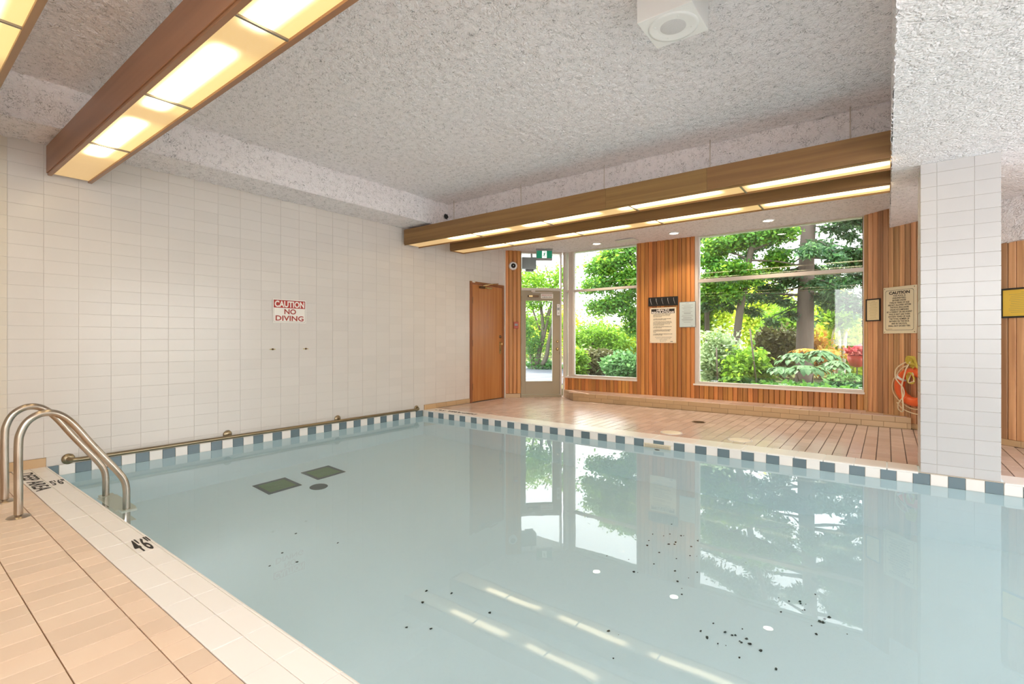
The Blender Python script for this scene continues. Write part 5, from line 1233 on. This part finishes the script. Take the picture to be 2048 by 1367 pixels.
# broad leaved hydrangea
t, tx = plant('broad_leaf_plant', 1620, 10.0, 'low plant with broad drooping pale green leaves below the conifer', 'plant')
def bigleaves(t, blobs, n, size, m, seed, single=240):
    r = random.Random(seed); bm = bmesh.new()
    for _ in range(n):
        b = r.choice(blobs); th = r.uniform(0, 2*PI); ph = r.uniform(0.0, 1.2)
        d = Vector((math.cos(th)*math.sin(ph), math.sin(th)*math.sin(ph), math.cos(ph)))
        c = Vector((b[0]+d.x*b[3]*r.uniform(0.6, 1), b[1]+d.y*b[4], b[2]+d.z*b[5]))
        out = Vector((d.x, d.y, 0)); out = out.normalized() if out.length > 0.1 else Vector((r.uniform(-1, 1), -1, 0)).normalized()
        ax = (out + Vector((r.uniform(-.3, .3), r.uniform(-.3, .3), -r.uniform(0.2, 0.8)))).normalized(); sd = ax.cross(Vector((0, 0, 1))).normalized(); up = sd.cross(ax)
        s_ = size*r.uniform(0.7, 1.25)
        pts = [(0, 0), (0.3, 0.33), (0.62, 0.30), (1.0, 0.0)]
        def P3(u, w_, dz): return Vector((u, w_, dz))
        loc_ = [P3(0, 0, 0), P3(0.3, 0.33, 0.0435), P3(0.62, 0.30, -0.0361), P3(1, 0, -0.25), P3(0.62, -0.30, -0.0361), P3(0.3, -0.33, 0.0435), P3(0.3, 0, -0.0225), P3(0.62, 0, -0.0961)]
        mt = Matrix(((ax.x, sd.x, up.x, c.x), (ax.y, sd.y, up.y, c.y), (ax.z, sd.z, up.z, c.z), (0, 0, 0, 1))) @ Matrix.Diagonal((s_, s_, s_, 1))
        FQ = ((0, 1, 6), (1, 2, 7, 6), (2, 3, 7), (0, 6, 5), (5, 6, 7, 4), (4, 7, 3))
        if _ < single:
            if _ == 0:
                b1 = bmesh.new(); v = [b1.verts.new(p) for p in loc_]
                for f in FQ: b1.faces.new([v[i] for i in f])
                lm = mesh_bm('leaf', b1, m, True)
            link('leaf', lm, t).matrix_local = mt
        else:
            v = [bm.verts.new(mt @ p) for p in loc_]
            for f in FQ: bm.faces.new([v[i] for i in f])
    if n > single:
        o = link('foliage', mesh_bm('foliage', bm, m, True), t); o['kind'] = 'stuff'
bigleaves(t, rel(t, [B(1590, 730, 10, 90, 50), B(1640, 725, 10, 90, 50), B(1560, 750, 9.8, 70, 36), B(1670, 740, 9.8, 60, 40), B(1610, 745, 9.6, 110, 30)]), 480, 0.125, M['leaf_big'], 41)
bigleaves(t, rel(t, [B(1650, 712, 10.3, 90, 30), B(1610, 706, 10.5, 60, 20)]), 120, 0.10, M['leaf_autumn'], 42, 50)
for k in range(6): trunk(t, [(0.1*k-0.3, 0, -0.03), (0.25*k-0.7, 0, 0.35)], 0.012, 0.008, M['bark_dark'], 'stem', 6)
bush('low_shrub', 1690, 9.3, 745, 90, M['leaf_shrub'], 2200, 0.05, 'low green shrub at the lower right corner of the large window', 43)
bush('low_shrub', 1600, 9.0, 768, 260, M['leaf_green'], 5000, 0.06, 'band of dark low foliage along the bottom of the large window', 44)
bush('sunlit_shrub', 1690, 15.0, 640, 110, M['leaf_yellow'], 5000, 0.09, 'sunlit yellow green shrub right of the conifer trunk', 45, clump=600)
bush('flowering_shrub', 1640, 14.2, 665, 70, M['leaf_autumn'], 1500, 0.07, 'loose shrub with rusty pink leaves right of the conifer trunk', 46, clump=250)
# pale stems
t, tx = plant('pale_stemmed_tree', 1678, 14.5, 'small tree with pale white stems right of the conifer', 'tree')
for pts in ([(1668, 710), (1666, 680), (1672, 650)], [(1676, 710), (1679, 685), (1676, 655)], [(1686, 710), (1690, 680), (1696, 655)]):
    P = [tuple(W(x, y, 14.5)-t.location) for x, y in pts]; P[0] = (P[0][0], 0, -0.05); trunk(t, P, 0.05, 0.03, M['bark_pale'], 'stem')
leaves('foliage', rel(t, [B(1680, 640, 14.5, 70, 30)]), 900, 0.09, M['leaf_bright'], t, 47, 0.1)
t, tx = plant('spruce_tree', 1735, 15.5, 'hazy dark spruce at the right edge of the large window', 'tree')
trunk(t, [(0, 0, -0.05), (0, 0, 3), (0, 0, 6)], 0.15, 0.08, M['bark_dark'])
nb = []
for k in range(40):
    z_ = rr.uniform(1.4, 6.0); a = rr.uniform(0, 2*PI); L_ = rr.uniform(0.7, 1.7); e = Vector((L_*math.cos(a), L_*math.sin(a), z_-0.3))
    for q in range(5): p = Vector((0, 0, z_)).lerp(e, 0.3+0.7*q/4); nb.append((p.x, p.y, p.z, 0.25, 0.22, 0.12))
leaves('needle_spray', nb, 12000, 0.05, M['needle'], t, 48, 0.1, 0.4, aspect=3.0)
# red planter on a stem
pz = W(1714, 720, 9.4); r = empty('garden_planter', (pz.x, 9.4, GZ), label='red bowl planter on a thin stake at the right edge of the large window', cat='planter')
zc_ = pz.z-GZ
link('bowl', lathe_mesh('bowl', [(0.02, zc_-0.11), (0.09, zc_-0.09), (0.125, zc_-0.01), (0.13, zc_+0.07), (0.12, zc_+0.07), (0.10, zc_+0.04), (0.0, zc_+0.03)], M['planter_red'], 24), r)
link('stake', tube_mesh('stake', [(0, 0, -0.05), (0, 0, zc_-0.10)], 0.008, M['bark_dark'], 8), r)
leaves('foliage', [(0, 0, zc_+0.12, 0.13, 0.13, 0.08)], 160, 0.06, M['leaf_red'], r, 49, 0.0)
# background growth (far behind)
for i, (px, Yp, yt, wpx, mm, n, sz, lb) in enumerate((
    (1050, 22, 640, 90, 'leaf_yellow', 8000, 0.09, 'far sunlit hedge behind the emergency door'),
    (1120, 24, 600, 90, 'leaf_yellow', 8000, 0.09, 'far yellow green tree left of the left window'),
    (1230, 21, 655, 160, 'leaf_yellow', 12000, 0.08, 'far sunlit hedge behind the left window'),
    (1420, 20, 560, 110, 'leaf_yellow', 14000, 0.08, 'far sunlit thicket at the left of the large window'),
    (1520, 22, 545, 130, 'leaf_yellow', 14000, 0.085, 'far sunlit thicket left of the conifer'),
    (1570, 18, 600, 120, 'leaf_bright', 11000, 0.08, 'middle distance green thicket behind the conifer'),
    (1660, 21, 575, 120, 'leaf_yellow', 11000, 0.085, 'far sunlit thicket right of the conifer'),
    (1740, 19, 600, 90, 'leaf_bright', 8000, 0.08, 'far green thicket at the right edge of the large window'))):
    bush('far_thicket', px, Yp, yt, wpx, M[mm], n, sz, lb, 60+i, clump=n//12, cat='thicket', nblob=9)
# plain grey box shape outside the transom
r = empty('outdoor_grey_box', (0.30, 7.72, 2.55), PI/4, label='grey box outside the glass above the emergency door', cat='floodlight')
box_obj('box_body', (-0.22, -0.02, -0.12), (0.06, 0.14, 0.10), M['grey_plastic'], r, 0.01)
box_obj('box_lip', (-0.14, 0.02, -0.16), (0.02, 0.13, -0.12), mat('dark_grey', (0.13, 0.13, 0.14), 0.5), r, 0.005)
box_obj('wall_arm', (-0.04, 0.02, 0.10), (-0.01, 0.06, 0.20), M['grey_plastic'], r)
